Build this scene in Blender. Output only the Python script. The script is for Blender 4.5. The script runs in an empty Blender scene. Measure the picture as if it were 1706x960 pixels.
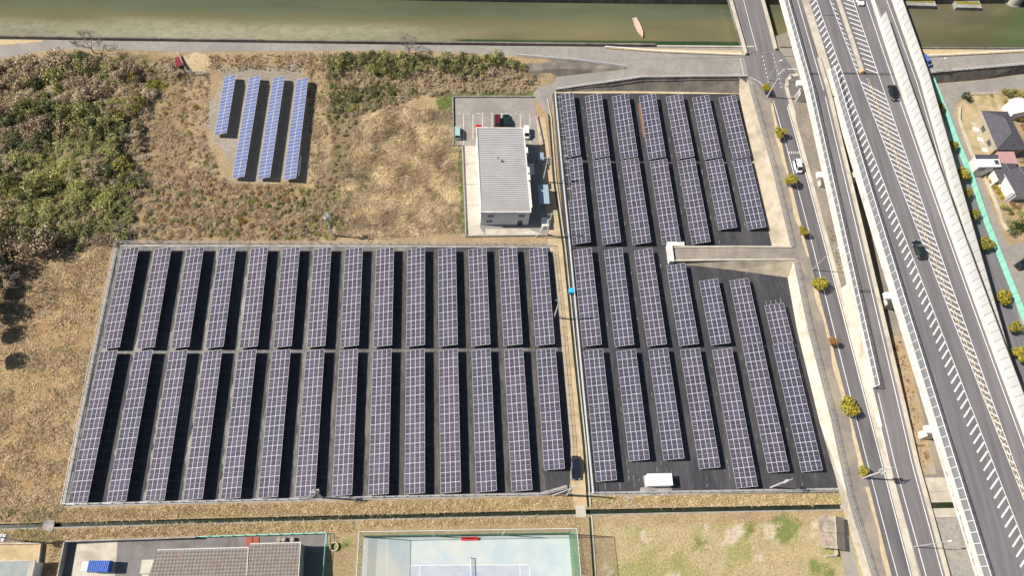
import bpy, math, random
import numpy as np
from mathutils import Vector, Matrix
random.seed(7); rng = np.random.default_rng(7)
R_ = math.radians
scn = bpy.context.scene
COL = scn.collection

# ---------------------------------------------------------------- camera
# surveyed pose: 150 m above the field, looking 25 degrees off the vertical
FPX = 1226.733
CAMH = 150.0
RM = np.array([[0.99714997, -0.00153720, 0.07542929],
               [-0.03242205, -0.91149422, 0.41003304],
               [0.06812306, -0.41131000, -0.90894627]])
cd = bpy.data.cameras.new("camera")
cam = bpy.data.objects.new("camera", cd); COL.objects.link(cam)
rx, uy, bz = RM @ np.array([1, 0, 0]), RM @ np.array([0, -1, 0]), RM @ np.array([0, 0, -1])
cam.matrix_world = Matrix(((rx[0], uy[0], bz[0], 0), (rx[1], uy[1], bz[1], 0), (rx[2], uy[2], bz[2], CAMH), (0, 0, 0, 1)))
cd.sensor_width = 36.0; cd.lens = FPX / 1706 * 36.0
cd.clip_start = 1; cd.clip_end = 5000
scn.camera = cam
# ---------------------------------------------------------------- sky, sun, exposure
SUN_EL, SH_AZ = R_(47), R_(-5.3)          # shadows run to +X, a touch to -Y
sun_from = Vector((-math.cos(SH_AZ) * math.cos(SUN_EL), -math.sin(SH_AZ) * math.cos(SUN_EL), math.sin(SUN_EL)))
w = bpy.data.worlds.new("World"); scn.world = w; w.use_nodes = True
nt = w.node_tree; bg = nt.nodes["Background"]
sky = nt.nodes.new("ShaderNodeTexSky"); sky.sky_type = 'NISHITA'; sky.sun_disc = False
sky.sun_elevation = SUN_EL; sky.sun_rotation = math.atan2(sun_from.x, sun_from.y)
sky.altitude = 100; sky.air_density = 1.0; sky.dust_density = 1.2
nt.links.new(sky.outputs[0], bg.inputs[0]); bg.inputs[1].default_value = 0.06
sl = bpy.data.lights.new("sun", 'SUN'); sl.energy = 4.7; sl.angle = R_(0.53); sl.color = (1.0, 0.945, 0.86)
so = bpy.data.objects.new("sun", sl); COL.objects.link(so)
so.rotation_euler = sun_from.to_track_quat('Z', 'Y').to_euler(); so.location = (-80, 60, 200)
vs = scn.view_settings; vs.view_transform = 'Standard'; vs.look = 'None'; vs.gamma = 1; vs.use_curve_mapping = False
vs.exposure = 0.42

# ---------------------------------------------------------------- helpers
def G(px, py, z=0.0):
    """survey point of the photograph -> world point on the level z"""
    v = np.array([px - 853.0, py - 480.0, FPX]); d = RM @ v
    t = (z - CAMH) / d[2]
    return np.array([d[0] * t, d[1] * t, z])
def Gs(pts, z=0.0): return [tuple(G(p[0], p[1], p[2] if len(p) > 2 else z)) for p in pts]
def GV(P, z):
    P = np.asarray(P, float); v = np.stack([P[:, 0] - 853.0, P[:, 1] - 480.0, np.full(len(P), FPX)], 1)
    d = v @ RM.T; t = (z - CAMH) / d[:, 2]; return d[:, :2] * t[:, None]

class MB:
    def __init__(s): s.v = []; s.f = []; s.m = []
    def face(s, pts, m=0):
        i = len(s.v); s.v += [tuple(p) for p in pts]; s.f.append(tuple(range(i, i + len(pts)))); s.m.append(m)
    def box(s, x0, x1, y0, y1, z0, z1, m=0, M=None, top=None):
        c = [(x0, y0, z0), (x1, y0, z0), (x1, y1, z0), (x0, y1, z0), (x0, y0, z1), (x1, y0, z1), (x1, y1, z1), (x0, y1, z1)]
        if M is not None: c = [tuple(M @ Vector(p)) for p in c]
        i = len(s.v); s.v += c
        for k, f in enumerate(((3, 2, 1, 0), (4, 5, 6, 7), (0, 1, 5, 4), (1, 2, 6, 5), (2, 3, 7, 6), (3, 0, 4, 7))):
            s.f.append(tuple(i + a for a in f)); s.m.append(top if (k == 1 and top is not None) else m)
    def prism(s, poly, z0, z1, m=0, top=None):
        """poly: (x,y) or (x,y,ztop)"""
        n = len(poly); i = len(s.v)
        s.v += [(p[0], p[1], z0) for p in poly] + [(p[0], p[1], p[2] if len(p) > 2 else z1) for p in poly]
        s.f.append(tuple(i + n + k for k in range(n))); s.m.append(m if top is None else top)
        for k in range(n):
            a, b = i + k, i + (k + 1) % n
            s.f.append((a, b, b + n, a + n)); s.m.append(m)
    def strip(s, L, R, m=0):
        i = len(s.v); n = len(L); s.v += [tuple(p) for p in L] + [tuple(p) for p in R]
        for k in range(n - 1): s.f.append((i + k, i + n + k, i + n + k + 1, i + k + 1)); s.m.append(m)
    def tube(s, p0, p1, r0, r1=None, n=8, m=0, cap=True):
        r1 = r0 if r1 is None else r1
        p0, p1 = Vector(p0), Vector(p1); d = (p1 - p0).normalized()
        a = d.orthogonal().normalized(); b = d.cross(a); i = len(s.v)
        for p, r in ((p0, r0), (p1, r1)):
            for k in range(n):
                t = 2 * math.pi * k / n; s.v.append(tuple(p + a * (r * math.cos(t)) + b * (r * math.sin(t))))
        for k in range(n):
            s.f.append((i + k, i + (k + 1) % n, i + n + (k + 1) % n, i + n + k)); s.m.append(m)
        if cap:
            s.f.append(tuple(i + n + k for k in range(n))); s.m.append(m)
            s.f.append(tuple(i + n - 1 - k for k in range(n))); s.m.append(m)
    def mesh(s, name, mats, origin=(0, 0, 0), smooth=False):
        me = bpy.data.meshes.new(name)
        o = origin; me.from_pydata([(p[0] - o[0], p[1] - o[1], p[2] - o[2]) for p in s.v], [], s.f)
        if not isinstance(mats, (list, tuple)): mats = [mats]
        for q in mats: me.materials.append(q)
        if len(mats) > 1: me.polygons.foreach_set('material_index', s.m)
        if smooth: me.polygons.foreach_set('use_smooth', [True] * len(s.f))
        me.update(); return me
    def build(s, name, mats, parent=None, origin=None, smooth=False):
        root = parent
        while root is not None and root.parent is not None: root = root.parent
        o0 = origin if origin is not None else (tuple(root.location) if root is not None and root.get('abs') else (0, 0, 0))
        o = bpy.data.objects.new(name, s.mesh(name, mats, o0, smooth)); COL.objects.link(o)
        if parent is not None: o.parent = parent
        elif origin is not None: o.location = origin
        return o
def inst(name, me, parent=None, loc=(0, 0, 0), rot=(0, 0, 0), sc=(1, 1, 1)):
    o = bpy.data.objects.new(name, me); COL.objects.link(o)
    o.parent = parent; o.location = loc; o.rotation_euler = rot; o.scale = sc
    return o
def tag(o, label, cat, group=None):
    o['label'] = label; o['category'] = cat
    if group: o['group'] = group
    return o
def thing(name, label, cat, loc=(0, 0, 0), rz=0.0, group=None):
    o = bpy.data.objects.new(name, None); COL.objects.link(o); o.empty_display_size = .3
    o.location = loc; o.rotation_euler = (0, 0, rz); return tag(o, label, cat, group)
def struct(o): o['kind'] = 'structure'; return o
def stuff(o, label, cat):
    o['kind'] = 'stuff'; o['label'] = label; o['category'] = cat; return o
def bevel(o, wd, seg=2):
    m = o.modifiers.new('bevel', 'BEVEL'); m.width = wd; m.segments = seg; m.limit_method = 'ANGLE'; return o

# ---------------------------------------------------------------- materials
def pmat(name, c1, c2=None, scale=1.0, rough=.8, bump=0.0, bscale=None, c3=None, scale3=.15, obj=False, metal=0.0,
         island=0.0, orand=0.0, spec=None, stretch=None, detail=6.0, lo=.35, hi=.65, attr=None):
    m = bpy.data.materials.new(name); m.use_nodes = True; n = m.node_tree.nodes; L = m.node_tree.links
    p = n["Principled BSDF"]; p.inputs["Roughness"].default_value = rough; p.inputs["Metallic"].default_value = metal
    if spec is not None: p.inputs["Specular IOR Level"].default_value = spec
    if obj:
        tc = n.new("ShaderNodeTexCoord"); co = tc.outputs["Object"]
    else:
        ge = n.new("ShaderNodeNewGeometry"); co = ge.outputs["Position"]
    if stretch:
        mp = n.new("ShaderNodeMapping"); mp.inputs["Scale"].default_value = stretch; L.new(co, mp.inputs[0]); co = mp.outputs[0]
    def noise(sc, det=detail, dist=0.0):
        t = n.new("ShaderNodeTexNoise"); t.inputs["Scale"].default_value = sc; t.inputs["Detail"].default_value = det
        t.inputs["Roughness"].default_value = .62; t.inputs["Distortion"].default_value = dist
        L.new(co, t.inputs["Vector"]); return t.outputs["Fac"]
    def ramp(fac, a, b):
        r = n.new("ShaderNodeMapRange"); r.inputs[1].default_value = a; r.inputs[2].default_value = b; L.new(fac, r.inputs[0]); return r.outputs[0]
    def mix(fac, a, b, typ='MIX'):
        x = n.new("ShaderNodeMix"); x.data_type = 'RGBA'; x.blend_type = typ
        for s, v in ((0, fac), (6, a), (7, b)):
            if isinstance(v, (int, float)): x.inputs[s].default_value = v
            elif isinstance(v, tuple): x.inputs[s].default_value = (*v, 1)
            else: L.new(v, x.inputs[s])
        return x.outputs[2]
    if attr:
        at = n.new("ShaderNodeAttribute"); at.attribute_name = attr; col = at.outputs["Color"]
        if c2: col = mix(ramp(noise(scale), lo, hi), mix(1.0, col, c1, 'MULTIPLY'), mix(1.0, col, c2, 'MULTIPLY'))
    elif c2: col = mix(ramp(noise(scale), lo, hi), c1, c2)
    else: col = mix(0.0, c1, c1)
    if c3: col = mix(ramp(noise(scale3, 5, .6), .48, .68), col, c3)
    def vary(amount, out):
        nonlocal col
        r = n.new("ShaderNodeMapRange"); r.inputs[3].default_value = 1 - amount; r.inputs[4].default_value = 1 + amount; L.new(out, r.inputs[0])
        h = n.new("ShaderNodeHueSaturation"); L.new(r.outputs[0], h.inputs["Value"]); L.new(col, h.inputs["Color"]); col = h.outputs[0]
    if island:
        g2 = n.new("ShaderNodeNewGeometry"); vary(island, g2.outputs["Random Per Island"])
    if orand:
        oi = n.new("ShaderNodeObjectInfo"); vary(orand, oi.outputs["Random"])
    L.new(col, p.inputs["Base Color"])
    if bump:
        b = n.new("ShaderNodeBump"); b.inputs["Strength"].default_value = 1.0; b.inputs["Distance"].default_value = bump
        L.new(noise(bscale or scale * 3), b.inputs["Height"]); L.new(b.outputs[0], p.inputs["Normal"])
    return m
def sheer(name, col, fac, rough=.5):
    """see-through sheet: mix of clear and coloured"""
    m = bpy.data.materials.new(name); m.use_nodes = True; n = m.node_tree.nodes; L = m.node_tree.links
    p = n["Principled BSDF"]; p.inputs["Base Color"].default_value = (*col, 1); p.inputs["Roughness"].default_value = rough
    t = n.new("ShaderNodeBsdfTransparent"); x = n.new("ShaderNodeMixShader"); x.inputs[0].default_value = fac
    L.new(t.outputs[0], x.inputs[1]); L.new(p.outputs[0], x.inputs[2]); L.new(x.outputs[0], n["Material Output"].inputs[0]); return m

M = {}
M['asphalt'] = pmat('asphalt', (.135, .124, .13), (.195, .18, .184), 1.0, .9, .004, 14, c3=(.128, .118, .125), scale3=.35, stretch=(1.0, .05, 1))
M['asphalt_dark'] = pmat('asphalt_dark', (.095, .089, .094), (.145, .134, .139), 1.2, .9, .004, 14, c3=(.155, .145, .147), scale3=.4, stretch=(1.0, .07, 1))
M['asphalt_pale'] = pmat('asphalt_pale', (.26, .235, .205), (.32, .29, .255), .7, .92, .006, 9, c3=(.235, .215, .195), scale3=.1)
M['pave'] = pmat('pavement', (.2, .172, .148), (.26, .225, .19), .5, .92, .006, 9, c3=(.34, .285, .215), scale3=.12)
M['kerb_sand'] = pmat('kerb_sand', (.46, .36, .22), (.6, .48, .32), .7, .95, .02, 6)
M['concrete'] = pmat('concrete', (.47, .42, .34), (.57, .52, .43), .7, .9, .01, 8, c3=(.38, .33, .26), scale3=.2)
M['concrete_white'] = pmat('concrete_white', (.66, .63, .565), (.77, .745, .69), .8, .85, .02, 6, c3=(.53, .495, .43), scale3=.45)
M['concrete_grey'] = pmat('concrete_grey', (.3, .28, .26), (.4, .37, .34), .9, .9, .01, 8, c3=(.22, .2, .18), scale3=.3)
M['concrete_brown'] = pmat('concrete_brown', (.13, .11, .09), (.2, .17, .14), .6, .92, .02, 5, c3=(.27, .23, .185), scale3=.22, stretch=(1, 1, .25))
M['slope'] = pmat('slope_concrete', (.37, .31, .225), (.48, .41, .31), .45, .9, .02, 4, c3=(.28, .23, .165), scale3=.16)
M['wall_pale'] = pmat('wall_pale', (.58, .52, .42), (.7, .64, .54), .5, .9, .02, 4, c3=(.45, .38, .29), scale3=.22)
M['white'] = pmat('white_paint', (.8, .8, .8), (.72, .72, .72), 2, .6)
M['line'] = pmat('road_paint', (.76, .75, .73), (.42, .41, .4), 2.2, .8, lo=.48, hi=.78)
M['line_yellow'] = pmat('yellow_paint', (.72, .58, .3), (.58, .47, .28), 1.5, .8)
M['orange'] = pmat('orange_rubber', (.72, .36, .1), (.75, .48, .2), 3, .6)
M['steel'] = pmat('galvanised_steel', (.5, .5, .5), (.6, .6, .6), 2, .45, metal=.3)
M['steel_dark'] = pmat('dark_steel', (.06, .06, .065), (.09, .09, .095), 2, .5)
M['frame'] = pmat('panel_frame', (.82, .82, .84), (.74, .74, .77), 1, .6, spec=.1)
M['cell'] = pmat('solar_cell', (.062, .054, .08), (.08, .069, .1), 1.3, .5, orand=.2, obj=True, spec=.07)
M['cell_r'] = pmat('solar_cell_right', (.056, .051, .075), (.072, .065, .091), 1.3, .5, orand=.2, obj=True, spec=.07)
M['cell_w'] = pmat('solar_cell_blue', (.11, .135, .255), (.135, .16, .29), 1.3, .5, orand=.1, obj=True, spec=.07)
M['sheet_grey'] = pmat('weed_sheet_grey', (.085, .084, .082), (.22, .212, .2), 1.1, .95, .05, 4, c3=(.29, .275, .25), scale3=.25, stretch=(1.6, .35, 1))
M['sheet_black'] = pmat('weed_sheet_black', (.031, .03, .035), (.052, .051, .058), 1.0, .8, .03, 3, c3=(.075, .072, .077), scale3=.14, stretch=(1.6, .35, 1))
M['dirt'] = pmat('dirt_track', (.44, .33, .19), (.56, .43, .27), .8, .97, .03, 5, c3=(.36, .28, .16), scale3=.25)
M['gravel'] = pmat('gravel', (.25, .235, .215), (.36, .34, .31), 1.5, .97, .05, 6, c3=(.42, .36, .27), scale3=.2)
M['pole'] = pmat('concrete_pole', (.5, .48, .45), (.6, .58, .55), 1, .8, obj=True)
M['bark'] = pmat('bark', (.12, .085, .06), (.2, .15, .11), 4, .95, .02, 8, obj=True)
M['twig'] = pmat('bare_twig', (.13, .1, .1), (.22, .175, .17), 2, .95, obj=True)
M['panel_white'] = pmat('barrier_panel_white', (.5, .51, .5), (.58, .58, .565), .7, .55, orand=.05, obj=True)
M['panel_clear'] = sheer('barrier_panel_clear', (.5, .52, .54), .22, .3)
M['mint'] = pmat('mint_panel', (.25, .64, .5), (.32, .71, .57), .5, .7)
M['net'] = sheer('green_net', (.06, .45, .3), .27, .9); M['net_low'] = sheer('green_screen', (.04, .42, .27), .88, .9)
M['tyre'] = pmat('tyre_rubber', (.02, .02, .02), (.03, .03, .03), 5, .9)
M['glass'] = pmat('car_glass', (.015, .02, .025), None, 1, .08, spec=.7)
M['window'] = pmat('window_glass', (.05, .06, .08), (.09, .1, .12), .6, .15, spec=.6)
M['lamp_lens'] = pmat('lamp_lens', (.7, .7, .7), None, 1, .2)
M['tail_lens'] = pmat('tail_lens', (.45, .02, .02), None, 1, .25)
M['timber'] = pmat('old_timber', (.3, .24, .19), (.42, .35, .29), 3, .9)
M['blue_tarp'] = pmat('blue_tarp', (.02, .4, .75), (.03, .5, .85), 2, .5)
M['red'] = pmat('red_paint', (.62, .03, .03), (.72, .05, .05), 2, .6)

def water_mat(name, stops, ridge=.01):
    m = bpy.data.materials.new(name); m.use_nodes = True; n = m.node_tree.nodes; L = m.node_tree.links
    p = n["Principled BSDF"]; p.inputs["Roughness"].default_value = .16; p.inputs["IOR"].default_value = 1.33
    ge = n.new("ShaderNodeNewGeometry"); mp = n.new("ShaderNodeMapping"); mp.inputs["Scale"].default_value = (.012, .06, .1)
    L.new(ge.outputs["Position"], mp.inputs[0])
    t = n.new("ShaderNodeTexNoise"); t.inputs["Scale"].default_value = 1.6; t.inputs["Detail"].default_value = 5; t.inputs["Distortion"].default_value = .7
    L.new(mp.outputs[0], t.inputs["Vector"])
    at = n.new("ShaderNodeAttribute"); at.attribute_name = 'bed'
    x = n.new("ShaderNodeMix"); x.data_type = 'RGBA'; x.blend_type = 'OVERLAY'; x.inputs[0].default_value = .35
    L.new(at.outputs["Color"], x.inputs[6]); L.new(t.outputs["Fac"], x.inputs[7]); L.new(x.outputs[2], p.inputs["Base Color"])
    t2 = n.new("ShaderNodeTexNoise"); t2.inputs["Scale"].default_value = 1.4; t2.inputs["Detail"].default_value = 6
    L.new(ge.outputs["Position"], t2.inputs["Vector"])
    b = n.new("ShaderNodeBump"); b.inputs["Distance"].default_value = ridge; b.inputs["Strength"].default_value = .8
    L.new(t2.outputs["Fac"], b.inputs["Height"]); L.new(b.outputs[0], p.inputs["Normal"])
    return m
M['water'] = water_mat('river_water', None, .05)
M['ditch_water'] = pmat('ditch_water', (.02, .025, .015), (.035, .045, .022), .7, .2)

def inpoly(X, Y, poly):
    poly = np.asarray(poly); inside = np.zeros(X.shape, bool); j = len(poly) - 1
    for i in range(len(poly)):
        xi, yi = poly[i][:2]; xj, yj = poly[j][:2]
        c = ((yi > Y) != (yj > Y)) & (X < (xj - xi) * (Y - yi) / (yj - yi + 1e-12) + xi)
        inside ^= c; j = i
    return inside
def vnoise(X, Y, sc, seed=0, octv=3):
    """smooth value noise on the plan"""
    out = np.zeros(X.shape); amp = 1.0; tot = 0
    for o in range(octv):
        g = np.random.default_rng(seed * 31 + o).random((64, 64))
        u = X * sc * 2 ** o; v = Y * sc * 2 ** o
        iu = np.floor(u).astype(int); iv = np.floor(v).astype(int); fu = u - iu; fv = v - iv
        fu = fu * fu * (3 - 2 * fu); fv = fv * fv * (3 - 2 * fv)
        a = g[iu % 64, iv % 64]; b = g[(iu + 1) % 64, iv % 64]; c = g[iu % 64, (iv + 1) % 64]; d = g[(iu + 1) % 64, (iv + 1) % 64]
        out += amp * ((a * (1 - fu) + b * fu) * (1 - fv) + (c * (1 - fu) + d * fu) * fv); tot += amp; amp *= .5
    return out / tot
def sstep(a, b, x): t = np.clip((x - a) / (b - a), 0, 1); return t * t * (3 - 2 * t)
def curve(pts, z, deg=2):
    """fit X(Y) through survey points lying on the level z (number or function of Y)"""
    A = []
    for px, py in pts:
        y = 60.0
        for _ in range(12):
            zz = z(y) if callable(z) else z; q = G(px, py, zz); y = q[1]
        A.append(q[:2])
    A = np.array(A); c = np.polyfit(A[:, 1], A[:, 0], deg)
    return lambda Y: float(np.polyval(c, Y))
def line_of(a, b):
    """Y(X) through two world points"""
    k = (b[1] - a[1]) / (b[0] - a[0]); return lambda X: a[1] + k * (X - a[0])

# ================================================================ SETTING: ground, river, roads
ZR = 3.0                                        # level of the river road and the street beside the expressway
cn = np.polyfit(*np.array([G(*p)[:2] for p in [(0, 873), (88, 873), (320, 864), (533, 860), (640, 858), (957, 850.5), (1185, 845), (1413, 841)]]).T, 2)
cs = np.polyfit(*np.array([G(*p)[:2] for p in [(0, 881), (88, 881), (320, 871.5), (533, 867.5), (640, 866), (957, 859), (1185, 852.5), (1413, 849)]]).T, 2)
yr = np.polyfit(*np.array([G(*p, ZR)[:2] for p in [(0, 64), (150, 66), (430, 71), (700, 73.5), (900, 76), (1110, 78), (1533, 80), (1706, 82)]]).T, 2)
Yc = lambda X: np.polyval(cn, X)
Yd = lambda X: np.polyval(cs, X)
Yr = lambda X: np.polyval(yr, X)

ysr = np.polyfit(*np.array([G(*p, ZR)[:2] for p in [(0, 98), (60, 85.5), (110, 81.5), (180, 81.5), (300, 86), (550, 84), (700, 84), (862, 93)]]).T, 3)
Ysr = lambda X: np.polyval(ysr, np.clip(X, -130, 26)) - .3
def rise(X, Y): return 2.99 * sstep(Ysr(X) - 9.5, Ysr(X) - .4, Y) * sstep(30, 24, X)
def GT(px, py, dz=0.0):
    z = 0.0
    for _ in range(14): q = G(px, py, z + dz); z = .5 * z + .5 * float(rise(np.array([q[0]]), np.array([q[1]]))[0])
    return np.array([q[0], q[1], z])
# zones of the open ground, outlines surveyed from the photograph
THICKET = [tuple(GT(*p)[:2]) for p in [(-80, 130), (0, 108), (60, 93), (150, 89), (235, 92), (262, 130), (238, 205), (242, 300), (225, 345), (238, 398), (180, 408), (60, 425), (-80, 440)]]
BRUSH2 = [tuple(GT(*p)[:2]) for p in [(545, 92), (690, 94), (800, 98), (868, 104), (892, 128), (888, 152), (760, 155), (700, 158), (600, 190), (555, 190), (548, 120)]]
BELT = [tuple(GT(*p)[:2]) for p in [(535, 150), (600, 150), (590, 220), (580, 330), (560, 398), (500, 398), (500, 320), (548, 300), (552, 220)]]
REED = [tuple(G(*p)[:2]) for p in [(600, 205), (650, 175), (748, 185), (762, 250), (768, 385), (600, 398), (560, 390), (575, 280)]]
GREENS = [[tuple(GT(*p)[:2]) for p in q] for q in (
    [(722, 152), (757, 154), (757, 240), (768, 250), (776, 390), (762, 390), (758, 260), (742, 220)],
    [(757, 150), (888, 152), (888, 161), (757, 161)],
    [(30, 890), (90, 878), (96, 905), (60, 905), (20, 900)],
    [(1285, 862), (1335, 862), (1330, 890), (1305, 905), (1290, 880)], [(1240, 870), (1268, 872), (1262, 895), (1245, 890)],
    [(1155, 895), (1180, 900), (1178, 925), (1160, 918)], [(1350, 935), (1385, 935), (1390, 965), (1352, 965)],
    [(985, 827), (1040, 829), (1035, 844), (990, 844)], [(1095, 830), (1115, 832), (1112, 842), (1098, 842)], [(1320, 824), (1400, 824), (1400, 834), (1320, 832)],
    [(560, 895), (590, 895), (590, 912), (555, 915)])]
BARE = [[tuple(GT(*p)[:2]) for p in q] for q in ([(300, 85), (345, 86), (350, 105), (335, 125), (318, 122), (305, 105)],)]
BROWN = [[tuple(GT(*p)[:2]) for p in q] for q in ([(230, 300), (360, 300), (500, 320), (555, 395), (240, 400)], [(235, 95), (300, 110), (320, 300), (235, 300)])]
WGRAVEL = [tuple(G(*p)[:2]) for p in [(372, 118), (455, 116), (505, 120), (512, 200), (508, 302), (382, 305), (374, 262), (350, 240), (345, 190)]]
def thick_h(X, Y):
    h = rise(X, Y)
    m = inpoly(X + 3 * (vnoise(X, Y, .2, 4) - .5), Y + 3 * (vnoise(X, Y, .2, 5) - .5), THICKET)
    return h + m * (2.6 * sstep(.3, .75, vnoise(X, Y, .13, 9, 2)) + .5 * vnoise(X, Y, .5, 10)) * sstep(0, 5, Ysr(X) - 3 - Y) * sstep(-72, -82, X - .12 * (Y - 80))
def zone_col(X, Y):
    jx = X + 5 * (vnoise(X, Y, .25, 1, 4) - .5); jy = Y + 5 * (vnoise(X, Y, .25, 2, 4) - .5)
    n = vnoise(X, Y, .09, 3, 4)[..., None]; n2 = vnoise(X, Y, .6, 6, 3)[..., None]
    c = np.array([.31, .225, .125]) * (1 - n) + np.array([.45, .34, .2]) * n
    c = c * (.8 + .4 * n2)
    def put(mask, a, b):
        nonlocal c
        k = np.array(a) * (1 - n2) + np.array(b) * n2; c = np.where(mask[..., None], k, c)
    for q in BROWN: put(inpoly(jx, jy, q), (.24, .165, .09), (.38, .275, .15))
    put(inpoly(jx, jy, REED), (.38, .28, .155), (.52, .4, .24))
    # old field to the south-west: ochre with rust-brown patches
    sw = (X < -66) & (Y < 80) & (Y > 14)
    put(sw, (.32, .215, .11), (.45, .325, .18)); put(sw & (vnoise(X, Y, .13, 12, 3) > .58), (.29, .185, .09), (.4, .275, .145))
    lawn = (Y < 16) & (X > 28)
    put(lawn, (.37, .3, .165), (.48, .4, .24)); put(lawn & (vnoise(X, Y, .18, 14, 4) > .54), (.27, .27, .1), (.4, .35, .17)); put(lawn & (vnoise(X, Y, .22, 15, 3) > .68), (.5, .42, .3), (.6, .52, .4))
    for q in GREENS[:2]: put(inpoly(X + 1.2 * (vnoise(X, Y, .8, 1, 3) - .5), Y, q), (.12, .18, .045), (.2, .25, .08))
    for q in GREENS[2:]: put(inpoly(X + 4 * (vnoise(X, Y, .5, 1, 4) - .5), Y + 4 * (vnoise(X, Y, .5, 2, 4) - .5), q) & (vnoise(X, Y, .7, 18, 3) > .36), (.15, .195, .05), (.27, .29, .1))
    put(inpoly(jx, jy, THICKET), (.13, .11, .055), (.26, .2, .11)); put(inpoly(jx, jy, BRUSH2), (.17, .135, .07), (.34, .255, .15)); put(inpoly(jx, jy, WGRAVEL), (.29, .25, .19), (.38, .34, .28))
    put(inpoly(jx, jy, BELT), (.17, .13, .07), (.3, .22, .12))
    for q in BARE: put(inpoly(jx, jy, q), (.5, .385, .23), (.6, .47, .3))
    return c
M['ground'] = pmat('dry_grass_ground', (.62, .6, .56), (1.25, 1.22, 1.2), 2.2, .97, .12, 3.5, attr='zone', detail=9, lo=.3, hi=.72)
def grid_sheet(name, X0, X1, nx, ylo, yhi, ny, hfun, mat, attr, afun):
    xs = np.linspace(X0, X1, nx); t = np.linspace(0, 1, ny)
    X = np.repeat(xs[:, None], ny, 1); lo = ylo(xs)[:, None]; hi = yhi(xs)[:, None]; Y = lo + (hi - lo) * t[None, :]
    Z = hfun(X, Y); V = np.stack([X, Y, Z], -1).reshape(-1, 3)
    i = (np.arange(nx - 1)[:, None] * ny + np.arange(ny - 1)[None, :]).ravel()
    F = np.stack([i, i + ny, i + ny + 1, i + 1], 1)
    me = bpy.data.meshes.new(name); me.vertices.add(len(V)); me.vertices.foreach_set('co', V.ravel())
    me.loops.add(F.size); me.loops.foreach_set('vertex_index', F.ravel()); me.polygons.add(len(F))
    me.polygons.foreach_set('loop_start', np.arange(0, F.size, 4)); me.polygons.foreach_set('loop_total', np.full(len(F), 4))
    me.polygons.foreach_set('use_smooth', np.ones(len(F), bool)); me.update()
    c = np.concatenate([afun(X, Y).reshape(-1, 3), np.ones((len(V), 1))], 1)
    a = me.color_attributes.new(attr, 'FLOAT_COLOR', 'POINT'); a.data.foreach_set('color', c.ravel())
    me.materials.append(mat); o = bpy.data.objects.new(name, me); COL.objects.link(o); return struct(o)
grid_sheet('ground', -170, 230, 620, Yc, lambda x: Yr(x) - .35, 250, thick_h, M['ground'], 'zone', zone_col)
grid_sheet('ground', -170, 230, 400, lambda x: x * 0 - 40.0, Yd, 60, lambda X, Y: X * 0, M['ground'], 'zone', zone_col)
# the land round about, reaching to the horizon, a little lower
b = MB(); b.box(-3000, 3000, -3000, 3000, -3.2, -3.0)
struct(b.build('ground', M['dirt']))
# irrigation ditch between the fields
b = MB(); xs = np.linspace(-170, 230, 80)
b.strip([(x, Yc(x) + .3, -.9) for x in xs], [(x, Yd(x) - .3, -.9) for x in xs]); struct(b.build('ditch_water', M['ditch_water']))
b = MB()
b.strip([(x, Yc(x), .02) for x in xs], [(x, Yc(x) + .05, -1.2) for x in xs]); b.strip([(x, Yd(x) - .05, -1.2) for x in xs], [(x, Yd(x), .06) for x in xs])
b.strip([(x, Yd(x), .06) for x in xs], [(x, Yd(x) - .22, .06) for x in xs]); b.strip([(x, Yd(x) - .22, .06) for x in xs], [(x, Yd(x) - .22, -.1) for x in xs])
struct(b.build('ditch_lining', M['concrete_grey']))
# river
yn_ = np.polyfit(*np.array([G(*p, .5)[:2] for p in [(400, -6), (700, -2), (1220, 8), (1706, 4)]]).T, 2)
Yn = lambda X: np.polyval(yn_, X)
def bed(X, Y):
    d = Y - Yr(X); D = Yn(X) - Yr(X)
    n = (vnoise(X * .25, Y, .3, 21, 4) - .5)[..., None]; f = np.clip(d / D + .25 * n[..., 0], 0, 1)[..., None]
    deep = np.array([.085, .092, .056]); mid = np.array([.132, .112, .058]); rif = np.array([.2, .18, .125])
    c = mid * (1 - sstep(.45, .85, f)) + deep * sstep(.45, .85, f)
    west = sstep(20, -25, X)[..., None]
    r = sstep(11, 6.0, d[..., None] + 4 * n) * west; spk = vnoise(X, Y, 1.3, 22, 3)[..., None]
    c = c * (1 - r) + rif * (.75 + .6 * spk) * r
    east = sstep(110, 135, X)[..., None]; c = c * (1 - east) + (np.array([.095, .085, .045]) * (1 - sstep(.2, .7, f)) + np.array([.1, .085, .05]) * sstep(.2, .7, f)) * east
    e2 = sstep(140, 160, X - .6 * d)[..., None]; c = c * (1 - e2) + np.array([.07, .1, .04]) * e2
    alg = (sstep(4.6, 4.0, d) * sstep(-2, 2, X) * sstep(84, 78, X))[..., None]; c = c * (1 - alg) + np.array([.025, .05, .02]) * alg
    return c * (1 + .35 * n) * np.array([1.2, 1.25, 1.2])
grid_sheet('river_water', -200, 260, 460, lambda x: Yr(x) - .3, lambda x: Yn(x) + .3, 60, lambda X, Y: X * 0 + .5, M['water'], 'bed', bed)
b = MB(); xs = np.linspace(-200, 260, 60)
b.strip([(x, Yn(x), -.5) for x in xs], [(x, Yn(x) + .15, 2.4) for x in xs]); b.strip([(x, Yn(x) + .15, 2.4) for x in xs], [(x, Yn(x) + 1.0, 2.4) for x in xs])
tag(b.build('quay_wall', M['concrete_brown']), 'dark quay wall along the far bank of the river', 'wall')
b = MB(); b.strip([(x, Yn(x) + .9, 2.38) for x in xs], [(x, 400, 2.6) for x in xs])
struct(b.build('far_bank', pmat('bank_grass', (.3, .27, .13), (.42, .36, .2), .4, .95, c3=(.16, .19, .07), scale3=.12)))
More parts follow.
